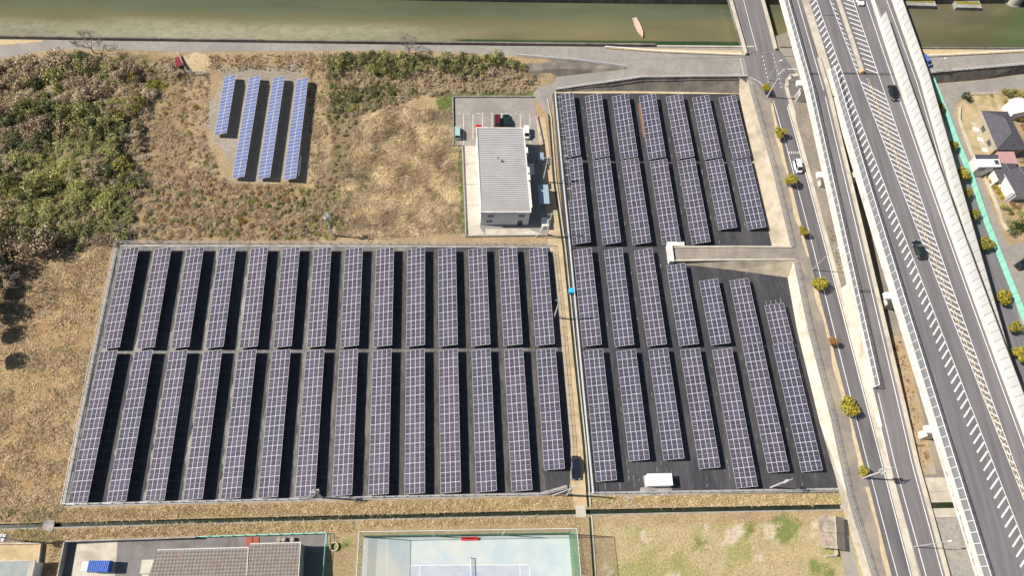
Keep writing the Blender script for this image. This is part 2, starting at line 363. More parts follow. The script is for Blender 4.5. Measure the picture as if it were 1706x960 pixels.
# river parapet
def ribbon_wall(b, pts, t, z0, z1, m=0):
    """wall of thickness t to the +Y / left of the run, pts=(x,y[,z])"""
    for a, c in zip(pts[:-1], pts[1:]):
        d = Vector((c[0] - a[0], c[1] - a[1], 0)); n = Vector((-d.y, d.x, 0)).normalized() * t
        za = a[2] if len(a) > 2 else 0; zc = c[2] if len(c) > 2 else 0
        P0 = [(a[0], a[1], za + z0), (c[0], c[1], zc + z0), (c[0] + n.x, c[1] + n.y, zc + z0), (a[0] + n.x, a[1] + n.y, za + z0)]
        P1 = [(a[0], a[1], za + z1), (c[0], c[1], zc + z1), (c[0] + n.x, c[1] + n.y, zc + z1), (a[0] + n.x, a[1] + n.y, za + z1)]
        i = len(b.v); b.v += P0 + P1
        for f in ((4, 5, 6, 7), (0, 1, 5, 4), (1, 2, 6, 5), (2, 3, 7, 6), (3, 0, 4, 7)): b.f.append(tuple(i + k for k in f)); b.m.append(m)
b = MB(); ribbon_wall(b, [(x, Yr(x), ZR) for x in np.linspace(-200, 52, 40)], .45, -4, .85)
tag(b.build('river_parapet', M['concrete_brown']), 'long low concrete parapet between the riverside path and the river', 'wall')
b = MB(); ribbon_wall(b, [(x, Yr(x), ZR) for x in np.linspace(52.1, 79, 8)], .4, -4, .25)
tag(b.build('river_kerb', M['concrete']), 'low pale kerb wall on the river edge left of the street bridge', 'wall')
b = MB(); ribbon_wall(b, [(x, Yr(x), ZR) for x in np.linspace(86, 260, 20)], .4, -4, .3)
tag(b.build('river_kerb', M['concrete_brown']), 'low river wall beyond the expressway at right', 'wall')

# river road, one sheet on its embankment
b = MB()
north = [(x, Yr(x) - .05, ZR + .008) for x in np.linspace(-175, 250, 60)]
south = Gs([(1900, 80), (1706, 107.5), (1545, 121.5), (1420, 124), (1325, 128), (1246, 127), (1066, 128.8), (1042, 112), (960, 101), (862, 93), (700, 84), (550, 84), (300, 86), (180, 81.5), (110, 81.5), (60, 85.5), (0, 98), (-120, 130)], ZR)
b.prism([(p[0], p[1], p[2] + (.008 if p[2] < 3.005 else 0)) for p in north + south], -2, ZR + .008, 1, top=0)
struct(b.build('river_road', [M['asphalt_pale'], M['concrete_brown']]))
# grass verges along the river road
for nm, pts in (('verge', [(1010, 79), (1236, 84), (1236, 91), (1100, 86), (1012, 81)]), ('verge', [(1534, 82), (1706, 83.5), (1860, 84), (1706, 87), (1545, 92.5)]), ('verge', [(0, 66), (70, 66.5), (72, 69), (0, 75)])):
    b = MB(); b.prism([(p[0], p[1]) for p in Gs(pts, ZR)], ZR, ZR + .03); struct(b.build(nm, pmat('verge_dry_grass', (.45, .34, .17), (.58, .44, .24), 1.2, .97, .05, 5)))
# lane that drops from the river road to the car park
LN = Gs([(1046, 115, 3), (1000, 119.5, 2.5), (950, 125, 1.5), (905, 131, .8), (893, 140, .4), (889, 162, .01)])
LS = Gs([(1067, 128.8, 3), (1007, 138, 1.75), (965, 143.5, .9), (930, 149, .3), (921, 156, .1), (917, 195, .01)])
b = MB(); b.strip([(p[0], p[1], p[2] + .02) for p in LN], [(p[0], p[1], p[2] + .02) for p in LS]); struct(b.build('lane', M['asphalt_pale']))
b = MB(); wt = Gs([(1044, 112.6, 3), (1000, 113.5, 2.9), (950, 114, 2.7), (905, 115.5, 2.5), (884, 119, 2.3)]); b.strip([(p[0], p[1], p[2] - .2) for p in LN[:5]], wt)
up = Gs([(1043, 111.5, 3), (1000, 106.5, 3), (955, 101, 3), (900, 96, 3), (866, 95, 3)]); b.strip(wt, up)
tag(b.build('retaining_wall', M['concrete_brown']), 'wedge of brown retaining wall between the river road and the lane below', 'wall')
# retaining wall on the north side of the right solar field
b = MB(); top = Gs([(925, 149.5, .35), (965, 143.5, .95), (1007.5, 138, 1.8), (1067, 129, 3), (1150, 128, 3), (1246, 127.5, 3)])
bot = Gs([(925, 153), (965, 152.5), (1007, 152), (1067, 152), (1150, 153), (1232, 156)])
b.strip(bot, top); b.strip([(p[0], p[1], p[2] + .25) for p in top], [(p[0], p[1] - .2, p[2] + .25) for p in top]); b.strip([(p[0], p[1] - .2, p[2] + .25) for p in top], [(p[0], p[1] - .2, p[2] - .2) for p in top])
tag(b.build('retaining_wall', M['concrete_brown']), 'long brown stained retaining wall at the top of the right solar field', 'wall')
b = MB(); b.strip(Gs([(925, 152.5, .03), (1067, 151, .03), (1232, 155, .03)]), Gs([(926, 156, .03), (1067, 154.5, .03), (1231, 158, .03)])); struct(b.build('sand_strip', M['kerb_sand']))
# street embankment
TOPW = Gs([(1246, 126.5), (1247, 141), (1285, 277), (1317.5, 412), (1322, 436), (1346, 550), (1384, 700), (1412, 830), (1443, 930), (1482, 1060)], ZR)
b = MB(); b.prism(TOPW + [(107, -20, ZR), (107, 150, ZR), (TOPW[0][0], Yr(80) - .2, ZR)], -2, ZR, 1, top=0)
struct(b.build('street_embankment', [M['pave'], M['concrete']]))
b = MB(); bot = Gs([(1231, 156), (1253, 270), (1286, 412)]); top = Gs([(1247, 141, 3), (1285, 277, 3), (1317.5, 412, 3)])
def dens(L, n=8):
    out = []
    for a, c in zip(L[:-1], L[1:]): out += [tuple(np.array(a) + (np.array(c) - np.array(a)) * k / n) for k in range(n)]
    return out + [L[-1]]
b.strip([(p[0], p[1], -.1) for p in bot], [(p[0], p[1], p[2] + .03) for p in top]); b.face([bot[0], top[0], Gs([(1232, 128, 3)])[0]])
tag(b.build('concrete_slope', M['slope']), 'wide sand-coloured concrete slope beside the upper right solar tables', 'slope')
b = MB(); bot = Gs([(1312, 464), (1327.5, 550), (1364, 700), (1400, 821), (1404, 838), (1440, 960), (1460, 1040)]); top = Gs([(1322, 436, 3), (1346, 550, 3), (1384, 700, 3), (1411, 826, 3), (1414, 838, 3), (1447, 945, 3), (1468, 1010, 3)])
b.strip([(p[0], p[1], -.1) for p in bot], [(p[0], p[1], p[2] + .03) for p in top])
tag(b.build('retaining_wall', M['wall_pale']), 'steep pale concrete wall beside the lower right solar tables', 'wall')
# access ramp from the street into the right field
b = MB()
N_ = Gs([(1118, 411, 1.1), (1220, 410.5, 2.1), (1319, 411, 3.02)]); S_ = Gs([(1121, 436, 1.1), (1220, 434.5, 2.1), (1325, 434, 3.02)])
b.strip(N_, S_, 0)
b.strip([(p[0], p[1], -.3) for p in N_], N_, 1)
SB = Gs([(1124, 440, -.1), (1220, 451, -.1), (1313, 464, -.1)]); b.strip(SB, [(p[0], p[1], p[2]) for p in S_], 1)
b.face([(N_[0][0], N_[0][1], -.3), N_[0], S_[0], SB[0]], 1)
ramp = tag(b.build('access_ramp', [M['pave'], M['slope']]), 'short paved ramp jutting from the street into the right solar field', 'ramp')
b = MB(); ribbon_wall(b, [(p[0], p[1], p[2]) for p in N_], -.35, -.1, .35); ribbon_wall(b, [(p[0], p[1], p[2]) for p in S_], .35, -.1, .3); b.build('kerb', M['concrete'], ramp)
b = MB(); a0, a1 = np.array(N_[0]), np.array(S_[0]); ribbon_wall(b, [tuple(a1 + (.1, -.3, 0)), tuple(a0 + (.1, .5, 0))], 1.0, -1.3, .8); b.box(a0[0] - .9, a0[0] + 3, a0[1] - .1, a0[1] + .9, 0, a0[2] + .75); b.build('end_wall', M['concrete_white'], ramp)

# street: asphalt, lines, kerbs
zs = ZR
sL = curve([(1283, 150), (1292, 200), (1318, 300), (1341, 400), (1378, 550), (1420, 700), (1453, 830), (1477, 930)], zs, 3)
sC = curve([(1288, 165), (1297, 200), (1326, 300), (1352, 400), (1387.5, 550), (1427, 700), (1462, 830), (1486, 930)], zs, 3)
sR = curve([(1306, 155), (1317, 200), (1346, 300), (1371, 400), (1410, 550), (1451, 700), (1483.5, 830), (1509.5, 930)], zs, 3)
YY = np.linspace(-8, 121, 66)
b = MB(); b.strip([(sL(y), y, zs + .012) for y in YY], [(sR(y) + .9, y, zs + .012) for y in YY]); street = struct(b.build('street', M['asphalt_dark']))
b = MB(); b.prism([(p[0], p[1]) for p in Gs([(1240, 92), (1300, 84), (1330, 128), (1330, 152), (1318, 160), (1308, 165), (1276, 160), (1262, 140), (1247, 128)], zs)], zs - .1, zs + .016); struct(b.build('junction', M['asphalt']))
def ln(b, X, y0, y1, wd, z, step=2.0, dash=None):
    y = y0
    while y < y1 - 1e-6:
        if dash:
            e = min(y + dash[0], y1); b.strip([(X(t) - wd / 2, t, z(t) if callable(z) else z) for t in (y, e)], [(X(t) + wd / 2, t, z(t) if callable(z) else z) for t in (y, e)]); y += sum(dash)
        else:
            e = min(y + step, y1); b.strip([(X(t) - wd / 2, t, z(t) if callable(z) else z) for t in (y, e)], [(X(t) + wd / 2, t, z(t) if callable(z) else z) for t in (y, e)]); y = e
b = MB(); ln(b, sC, -8, 119, .16, zs + .02); ln(b, sR, -8, 117, .2, zs + .02)
for k in range(5):
    p = G(1315 + k * 3.6, 254, zs); b.box(p[0] - .09, p[0] + .09, p[1] - .35, p[1] + .35, zs + .019, zs + .021)
b.build('lane_line', M['line'], street)
def dashpx(b, pts, z, wd, n, fill=.5):
    a, c = [np.array(G(*p, z)) for p in pts]; d = c - a; L_ = np.linalg.norm(d); d /= L_; q = np.array([-d[1], d[0], 0]) * wd / 2
    for k in range(n):
        s, e = a + d * L_ * k / n, a + d * L_ * (k + fill) / n; b.face([s - q, e - q, e + q, s + q])
b = MB(); dashpx(b, [(1270, 92), (1281, 140)], zs + .024, .15, 7); dashpx(b, [(1287, 88), (1303, 150)], zs + .024, .15, 9); dashpx(b, [(1233, 96), (1239, 124)], zs + .024, .12, 1, 1)
dashpx(b, [(1246, 127), (1262, 134)], zs + .024, .14, 1, 1); dashpx(b, [(1262, 134), (1272, 142)], zs + .024, .14, 1, 1); dashpx(b, [(1312, 114.5), (1328, 114.5)], zs + .024, .2, 1, 1); b.build('lane_line', M['line'], street)['kind'] = 'stuff'
# planting strip and kerb on the field side, concrete median on the other side
b = MB(); yk = np.linspace(-8, 118, 64); kw = lambda y: .55 + .28 * math.sin(y * .31) + .15 * math.sin(y * .83)
for y0, y1 in zip(yk[:-1], yk[1:]):
    if 66 < y0 < 73 or 20 < y0 < 24: continue
    b.prism([(sL(y0) - .25 - kw(y0), y0), (sL(y0) - .03, y0), (sL(y1) - .03, y1), (sL(y1) - .25 - kw(y1), y1)], zs - .1, zs + .12)
struct(b.build('planting_strip', M['kerb_sand']))
b = MB(); ym = np.linspace(-8, 118, 64)
mr = lambda y: sR(y) + (1.7 if y < 40 else 1.3)
b.strip([(sR(y) + .3, y, zs + .05) for y in ym], [(mr(y), y, zs + .16) for y in ym]); b.strip([(sR(y) + .3, y, zs - .05) for y in ym], [(sR(y) + .3, y, zs + .05) for y in ym])
struct(b.build('street_median', M['concrete']))
# traffic island kerb under the ramp
b = MB(); pts = Gs([(1329, 122), (1316, 124), (1309, 132), (1307, 144), (1311, 160), (1318, 182), (1321, 196)], zs)
ribbon_wall(b, pts, .9, -.05, .14); struct(b.build('kerb', M['concrete']))
# street bridge over the river
br = thing('street_bridge', 'two-lane concrete street bridge crossing the river left of the expressway', 'bridge')
BL = Gs([(1240.5, 92), (1228, 47), (1213, -6), (1206, -32)], zs); BK = Gs([(1260.5, 85), (1249, 42), (1237, -5), (1231, -32)], zs); BR = Gs([(1293, 84), (1283, 45), (1269, -6), (1262, -32)], zs)
b = MB(); b.strip([(p[0], p[1], zs + .02) for p in BL], [(p[0], p[1], zs + .02) for p in BR]); b.strip([(p[0], p[1], zs - 1.1) for p in BL], [(p[0], p[1], zs + .02) for p in BL]); b.strip([(p[0], p[1], zs + .02) for p in BR], [(p[0], p[1], zs - 1.1) for p in BR]); b.build('deck', M['asphalt'], br)
b = MB(); b.strip([(p[0] + .5, p[1], zs + .15) for p in BL], [(p[0] - .12, p[1], zs + .15) for p in BK]); b.strip([(p[0] - .12, p[1], zs + .15) for p in BK], [(p[0], p[1], zs) for p in BK]); b.build('footway', M['asphalt'], br)
for side, P in ((1, BL), (-1, BR)):
    b = MB(); ribbon_wall(b, [(p[0], p[1], zs) for p in P], -.5 * side, -.9, .95); b.build('parapet', M['concrete'], br)
b = MB(); b.strip([(p[0] - .05, p[1], zs + .156) for p in BK], [(p[0] + .12, p[1], zs + .156) for p in BK]); b.build('kerb_line', M['line'], br)

# ================================================================ EXPRESSWAY
ZM = 10.0
zm = lambda y: ZM
def zr(y): return ZR + .06 + (ZM - ZR - .06) * float(np.clip((y - 26) / (116 - 26), 0, 1))
def zr2(y): return 2.0 + (ZM - 2.0) * float(np.clip((y - 10) / (120 - 10), 0, 1))
mLp = curve([(1384, 116), (1401, 200), (1440, 300), (1466, 400), (1511, 550), (1557, 700), (1596, 830), (1629, 930)], ZM + 1.1, 3)    # left parapet of the main deck
mA = curve([(1371, 30), (1432, 200), (1471, 300), (1510, 400), (1567, 550), (1626, 700), (1677, 830), (1716, 930)], ZM, 3)
mB = curve([(1395, 30), (1455, 200), (1497.5, 300), (1534, 400), (1596, 550), (1656, 700), (1702, 830)], ZM, 2)
mC = curve([(1432, 30), (1489, 200), (1523.5, 300), (1558, 400), (1612, 550), (1665, 700), (1710, 830)], ZM, 2)
mD = curve([(1452, 30), (1511, 200), (1547, 300), (1580, 400), (1633, 550), (1690, 700)], ZM, 2)
mR = curve([(1460, 30), (1516, 200), (1552, 300), (1584.5, 400), (1639, 550), (1696, 700)], ZM, 2)           # foot of the right parapet
rLp = curve([(1315, 30), (1355, 200), (1381, 300), (1406, 400), (1435, 550), (1458, 650)], lambda y: zr(y) + 1.1, 2)
rE = curve([(1337.5, 30), (1383, 200), (1410, 300), (1431, 400), (1466, 550), (1502, 700), (1537, 830), (1561, 930)], zr, 3)
rR = curve([(1342, 30), (1387.5, 200), (1415, 300), (1437, 400), (1471, 550), (1506.5, 700), (1541.5, 830), (1566, 930)], zr, 3)
rL2 = curve([(1457, 640), (1475, 700), (1491, 770), (1507, 830), (1533, 930)], zr, 1)
qE = curve([(1489, 30), (1544, 200), (1574, 290)], zr2, 1)
qR = curve([(1496, 30), (1549, 200), (1578, 290), (1606, 400)], zr2, 2)
qL = curve([(1478, 40), (1536, 200), (1572, 300), (1608, 400)], zr2, 2)
YT = 185.0
def deck(name, label, XL, XR, y0, y1, zf, th=1.3, inset=.0, n=90):
    t = thing(name, label, 'road', (0, 0, 0)); ys = np.linspace(y0, y1, n); b = MB()
    b.strip([(XL(y), y, zf(y)) for y in ys], [(XR(y), y, zf(y)) for y in ys], 0)
    b.strip([(XL(y) + .9, y, zf(y) - th) for y in ys], [(XL(y), y, zf(y) - .4) for y in ys], 1)
    b.strip([(XL(y), y, zf(y) - .4) for y in ys], [(XL(y), y, zf(y)) for y in ys], 1)
    b.strip([(XR(y), y, zf(y)) for y in ys], [(XR(y), y, zf(y) - th) for y in ys], 1)
    b.strip([(XR(y), y, zf(y) - th) for y in ys], [(XL(y) + .9, y, zf(y) - th) for y in ys], 1)
    b.build('deck', [M['asphalt'], M['concrete_white']], t); return t
def parapet(parent, X, y0, y1, zf, z0, z1, wd, mat='concrete_white', n=80, name='parapet'):
    """X = inner or outer foot, wd signed thickness"""
    b = MB(); ys = np.linspace(y0, y1, n)
    a = [(X(y), y, zf(y)) for y in ys]; c = [(X(y) + wd, y, zf(y)) for y in ys]
    up = lambda P, d: [(p[0], p[1], p[2] + d) for p in P]
    b.strip(up(a, z0), up(a, z1)); b.strip(up(a, z1), up(c, z1)); b.strip(up(c, z1), up(c, z0))
    b.face([up(a, z0)[0], up(c, z0)[0], up(c, z1)[0], up(a, z1)[0]]); b.face([up(a, z0)[-1], up(c, z0)[-1], up(c, z1)[-1], up(a, z1)[-1]])
    return b.build(name, M[mat], parent)
def barrier(name, label, X, y0, y1, zf, zb, hp, mat, post_mat, pitch=2.0, rail=True, lean=0.0):
    t = thing(name, label, 'barrier')
    b = MB(); b.box(-.02, .02, .05, pitch - .05, 0.02, hp - .02); pm = b.mesh('panel', M[mat])
    b = MB(); b.box(-.07, .07, -.06, .06, 0, hp + .03); po = b.mesh('post', M[post_mat])
    y = y0; pts = []
    while y <= y1: pts.append((X(y), y, zf(y) + zb)); y += pitch * .998
    for k, p in enumerate(pts):
        q = pts[min(k + 1, len(pts) - 1)]; r = math.atan2(-(q[0] - p[0]), q[1] - p[1]) if k < len(pts) - 1 else r
        inst('post', po, t, p, (0, lean, r))
        if k < len(pts) - 1: inst('panel', pm, t, (p[0], p[1], (p[2] + q[2]) / 2), (0, lean, r))
    if rail:
        b = MB()
        for dz in (hp + .02,):
            for p, q in zip(pts[:-1], pts[1:]):
                o = Vector((math.sin(lean) * dz, 0, dz)); b.tube(Vector(p) + o, Vector(q) + o, .075, n=5, cap=False)
        b.build('top_rail', M[post_mat], t)
    return t
# main carriageway
main_L = lambda y: mLp(y) - .02
YJ = G(1384, 118, ZM)[1]                        # where the ramp leaves the main deck
sLx = curve([(1337, 0), (1348, 30), (1356, 60), (1374, 116)], ZM, 1)     # concrete strip between ramp and main deck, north part
mleft = lambda y: main_L(y) if y <= YJ else max(main_L(YJ) + (sLx(y) - sLx(YJ)), -1e9)
mw = deck('expressway', 'wide elevated expressway with hatched median running down the right side', mleft, lambda y: mR(y) + .35, -12, YT, zm)
parapet(mw, main_L, -12, YJ, zm, -1.0, 1.1, .3)
parapet(mw, mR, -12, YT, zm, 0, 1.05, .34)
barrier('noise_barrier', 'see-through noise barrier on the left edge of the main expressway', lambda y: mLp(y) + .13, -12, YJ, zm, 1.1, 2.1, 'panel_clear', 'white', 2.0)
barrier('noise_barrier', 'tall white noise barrier on the right edge of the main expressway', lambda y: mR(y) + .2, -12, G(1457, 26, ZM)[1], zm, 1.05, 2.6, 'panel_white', 'concrete_grey', 2.0, lean=.03)
# off-ramp on the left
rw = deck('off_ramp', 'single-lane ramp dropping from the expressway to street level', lambda y: (rLp(y) - .02) if y > 45 else min(rL2(y) - .9, rLp(45) - .02 + (rL2(y) - .9 - (rL2(45) - .9))), lambda y: rR(y) + .3, -12, YT, zr, 1.2)
YE = G(1457, 645, zr(42) + 1.1)[1]
parapet(rw, rLp, YE, YT, zr, -.9, 1.1, .3)
parapet(rw, rR, -12, YJ + 4, zr, -.6, .95, .4, 'concrete')
barrier('noise_barrier', 'see-through noise barrier on the left edge of the off-ramp', lambda y: rLp(y) + .13, YE, YT, zr, 1.1, 1.7, 'panel_clear', 'white', 2.0)
b = MB(); ys = np.linspace(34, 66, 24)          # abutment wall that carries the ramp down
b.strip([(rLp(max(y, YE)) - .35 if y > YE else rL2(y) - 1.4, y, ZR) for y in ys], [(rLp(y) - .05 if y > YE else rL2(y) - .95, y, zr(y) + .3) for y in ys])
b.face([(rLp(66) - .35, 66, ZR), (rLp(66) - .05, 66, zr(66) + .3), (rLp(66) + 4, 66, zr(66) - .5), (rLp(66) + 4, 66, ZR)])
tag(b.build('abutment_wall', M['wall_pale']), 'white abutment wall under the foot of the off-ramp', 'wall')
b = MB(); ys = np.linspace(YJ - 8, YT, 60)      # raised strip between ramp and main deck
b.strip([(sLx(y) - .1, y, ZM + .35) for y in ys], [(sLx(y) + 1.5, y, ZM + .35) for y in ys]); b.strip([(sLx(y) - .1, y, ZM - .8) for y in ys], [(sLx(y) - .1, y, ZM + .35) for y in ys]); b.strip([(sLx(y) + 1.5, y, ZM + .35) for y in ys], [(sLx(y) + 1.5, y, ZM - .2) for y in ys])
b.build('divider', M['concrete'], mw)
# on-ramp on the right
qw = deck('on_ramp', 'narrow single-lane ramp along the far right side of the expressway', lambda y: qL(y) - .8, lambda y: qR(y) + .4, 20, YT, zr2, 1.2)
parapet(qw, qR, 20, YT, zr2, 0, .95, .34)
barrier('noise_barrier', 'white panelled noise barrier on the outermost ramp at far right', lambda y: qR(y) + .18, 20, YT, zr2, .95, 2.3, 'panel_white', 'concrete_grey', 2.4, lean=.06)
# median, joints and paint
b = MB(); mx = curve([(1392, 0), (1406, 30), (1412, 60), (1432, 116)], ZM, 1); ys = np.linspace(YJ - .3, YT, 40)
b.strip([(mx(y), y, ZM + .3) for y in ys], [(mx(y) + 1.0, y, ZM + .3) for y in ys]); b.strip([(mx(y), y, ZM) for y in ys], [(mx(y), y, ZM + .3) for y in ys]); b.strip([(mx(y) + 1.0, y, ZM + .3) for y in ys], [(mx(y) + 1.0, y, ZM) for y in ys]); b.face([(mx(ys[0]), ys[0], ZM), (mx(ys[0]), ys[0], ZM + .3), (mx(ys[0]) + 1, ys[0], ZM + .3), (mx(ys[0]) + 1, ys[0], ZM)])
b.build('median', M['concrete'], mw)
b = MB(); b.strip([(main_L(y) + .5, y, ZM + .006) for y in (YJ - 1, YJ - .35)], [(mR(y) - .2, y, ZM + .006) for y in (YJ - 1, YJ - .35)]); yj2 = G(1362, 25, ZM)[1]; b.strip([(sLx(y) + 1.6, y, ZM + .006) for y in (yj2, yj2 + .25)], [(mx(y) - .1, y, ZM + .006) for y in (yj2, yj2 + .25)])
b.build('expansion_joint', M['steel_dark'], mw)
b = MB(); b.strip([(rLp(y) + .5, y, zr(y) + .006) for y in (YJ - 1.4, YJ - .7)], [(rR(y) - .2, y, zr(y) + .006) for y in (YJ - 1.4, YJ - .7)]); y5 = G(1430, 489, zr(60))[1]; b.strip([(rLp(y) + .5, y, zr(y) + .008) for y in (y5, y5 + .7)], [(rR(y) - .1, y, zr(y) + .008) for y in (y5, y5 + .7)])
b.build('expansion_joint', M['steel_dark'], rw)
zp = ZM + .012
for X, wd in ((mA, .17), (mB, .17), (mC, .17), (mD, .17)): b = MB(); ln(b, X, -12, YT, wd, zp, 3.0); b.build('lane_line', M['line'], mw)
def stroke(b, x0, y0, x1, y1, wd, z):
    d = Vector((x1 - x0, y1 - y0, 0)).normalized(); q = Vector((-d.y, d.x, 0)) * wd / 2
    p, r = Vector((x0, y0, z)), Vector((x1, y1, z)); b.face([p - q, r - q, r + q, p + q])
def strokes(x0, y0, x1, y1, wd): b = MB(); stroke(b, x0, y0, x1, y1, wd, zp); b.build('stroke', M['line'], mw)
y = -10.0
while y < YT - 14:                              # deceleration strokes left of line A
    wid = 1.75 if y > 60 else 1.75 + .5 * min(1, (60 - y) / 40)
    strokes(mA(y) - .15, y, mA(y) - .15 - wid, y - 2.05, .34); y += 1.78
y = -10.0
while y < YJ - 2:                               # hatching between lines B and C
    x0, x1 = mB(y), mC(y); strokes(x0 + .05, y, x1 - .05, y - .72 * (x1 - x0), .32); y += 1.62
y = YJ + 1.0
while y < YT - 14:
    strokes(mx(y) + 1.0 + .75, y, mC(y - 1.4) - .1, y - 1.35, .32); strokes(mB(y) + .1, y, mB(y) + .85, y - .85, .25); y += 1.7
b = MB(); ym_ = lambda y: .56 * mB(y) + .44 * mC(y) - .2
ln(b, lambda y: ym_(y) - .2, -12, YJ - 2, .17, zp + .004, dash=(.75, .45)); ln(b, lambda y: ym_(y) + .25, -11.5, YJ - 2, .17, zp + .004, dash=(.75, .45)); b.build('yellow_line', M['line_yellow'], mw)['kind'] = 'stuff'
b = MB(); ln(b, rE, -12, YT, .17, lambda y: zr(y) + .012, 3.0); ln(b, rL2, -12, YE - 1, .17, lambda y: zr(y) + .012, 3.0); b.build('lane_line', M['line'], rw)
b = MB(); ln(b, qE, 60, YT, .15, lambda y: zr2(y) + .012, 3.0); b.build('lane_line', M['line'], qw)
# orange delineator posts along the median
b = MB(); b.tube((0, 0, 0), (0, 0, .04), .13, n=10); b.tube((0, 0, .04), (0, 0, .75), .045, n=8); dm = b.mesh('lane_delineator', M['orange'], smooth=False)
y = 0.0
while y < YJ - 3:
    o = inst('lane_delineator', dm, None, (ym_(y) + .35, y, ZM)); tag(o, 'small orange rubber post in the row along the hatched median', 'post', 'orange lane posts'); y += 2.4
p = G(1435, 121, ZM); b = MB(); b.box(-.45, .45, -.3, .3, 0, .9); b.tube((0, 0, .9), (0, 0, 1.15), .3, n=10)
cz = inst('crash_cushion', b.mesh('crash_cushion', M['orange']), None, tuple(p)); bevel(cz, .06); tag(cz, 'orange crash cushion at the tip of the concrete median', 'cushion')
# piers
def pier(label, X, y, zt, gz, reach=1.3, width=1.5):
    t = thing('bridge_pier', label, 'pier', (X, y, gz)); b = MB(); h = zt - gz
    b.box(.9, 3.4, -width / 2, width / 2, 0, h - 1.4); b.build('column', M['concrete_white'], t)
    b = MB(); b.face([(-reach, -width / 2, h - .9), (9, -width / 2, h - 2.2), (9, -width / 2, h - .05), (-reach, -width / 2, h - .05)]); b.face([(-reach, width / 2, h - .9), (9, width / 2, h - 2.2), (9, width / 2, h - .05), (-reach, width / 2, h - .05)])
    b.face([(-reach, -width / 2, h - .9), (-reach, width / 2, h - .9), (-reach, width / 2, h - .05), (-reach, -width / 2, h - .05)]); b.face([(-reach, -width / 2, h - .05), (9, -width / 2, h - .05), (9, width / 2, h - .05), (-reach, width / 2, h - .05)]); b.face([(-reach, -width / 2, h - .9), (9, -width / 2, h - 2.2), (9, width / 2, h - 2.2), (-reach, width / 2, h - .9)])
    b.build('cap_beam', M['concrete_white'], t); return t
for lab, px, py, main in (('white pier cap beside the off-ramp above the traffic island', 1322, 137, 0), ('white pier cap at the left edge of the off-ramp beside the street tree', 1345, 290, 0), ('white pier cap in the dark gap between off-ramp and expressway', 1474, 492, 1), ('white pier cap under the expressway beside the rust-coloured weeds', 1545, 715, 1)):
    zt = ZM - .7 if main else zr(G(px, py, 8)[1]) - .6; p = G(px, py, zt); X = (main_L if main else rLp)(p[1])
    pier(lab, X, p[1], zt, ZR, min(1.3, max(.8, X - p[0] + .3)))
# culvert steps and slabs in the gap between ramp and expressway
b = MB()
for a in ([(1540, 797), (1600, 795), (1606, 818), (1548, 820)], [(1548, 820.5), (1606, 818.5), (1610, 837), (1552, 838)]): b.prism([(p[0], p[1]) for p in Gs(a, ZR)], ZR - .1, ZR + (.12 if a[0][1] < 800 else .06))
b.prism([(p[0], p[1]) for p in Gs([(1550, 848), (1612, 847), (1620, 862), (1556, 863)], ZR)], ZR - .1, ZR + .15); struct(b.build('culvert_slab', M['concrete']))
b = MB(); b.prism([(p[0], p[1]) for p in Gs([(1551, 838), (1612, 837), (1613, 848), (1551, 849)], ZR)], ZR, ZR + .02); struct(b.build('culvert_water', M['ditch_water']))
b = MB(); b.prism([(p[0], p[1]) for p in Gs([(1556, 864), (1622, 863), (1660, 1000), (1600, 1000), (1575, 930)], ZR)], ZR - .1, ZR + .03); struct(b.build('gravel_strip', M['gravel']))
b = MB(); b.prism([(p[0], p[1]) for p in Gs([(1482, 560), (1507, 560), (1560, 790), (1536, 792), (1510, 690)], ZR)], ZR - .1, ZR + .03); struct(b.build('dirt_strip', pmat('rusty_weeds_ground', (.32, .23, .13), (.46, .34, .2), 1.2, .97, .06, 4, c3=(.36, .32, .26), scale3=.3)))

# ================================================================ SOLAR FIELDS
def sheet(name, px, mat, z0=-.05, z1=.02, zz=0.0):
    b = MB(); b.prism([(p[0], p[1]) for p in Gs(px, zz)], zz + z0, zz + z1); return struct(b.build(name, M[mat]))
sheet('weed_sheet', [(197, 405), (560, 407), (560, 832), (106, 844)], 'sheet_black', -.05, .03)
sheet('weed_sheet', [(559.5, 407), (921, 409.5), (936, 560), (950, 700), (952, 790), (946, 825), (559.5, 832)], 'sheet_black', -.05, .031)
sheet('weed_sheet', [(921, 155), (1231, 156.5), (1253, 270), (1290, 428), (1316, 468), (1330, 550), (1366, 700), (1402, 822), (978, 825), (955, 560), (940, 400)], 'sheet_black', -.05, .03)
sheet('rust_soil', [(1062, 172), (1068, 172), (1078, 228), (1071, 229)], 'dirt', -.05, .034)
bpy.data.objects['rust_soil'].data.materials[0] = pmat('rust_soil', (.17, .085, .045), (.24, .13, .07), 2, .95)
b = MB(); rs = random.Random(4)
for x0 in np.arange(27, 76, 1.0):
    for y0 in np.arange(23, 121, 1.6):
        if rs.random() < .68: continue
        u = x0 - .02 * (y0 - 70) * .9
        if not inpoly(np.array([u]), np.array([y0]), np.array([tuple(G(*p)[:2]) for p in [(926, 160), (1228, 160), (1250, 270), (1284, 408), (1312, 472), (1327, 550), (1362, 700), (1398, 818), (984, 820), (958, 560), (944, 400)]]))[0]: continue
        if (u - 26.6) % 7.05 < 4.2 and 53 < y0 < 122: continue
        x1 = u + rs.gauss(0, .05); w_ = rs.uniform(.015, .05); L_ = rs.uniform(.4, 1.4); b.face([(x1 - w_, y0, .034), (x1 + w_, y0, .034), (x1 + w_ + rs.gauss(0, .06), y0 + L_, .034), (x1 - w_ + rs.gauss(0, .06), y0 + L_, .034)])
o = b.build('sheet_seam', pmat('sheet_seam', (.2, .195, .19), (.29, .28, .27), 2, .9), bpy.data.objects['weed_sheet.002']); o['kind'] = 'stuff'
rs = random.Random(11)
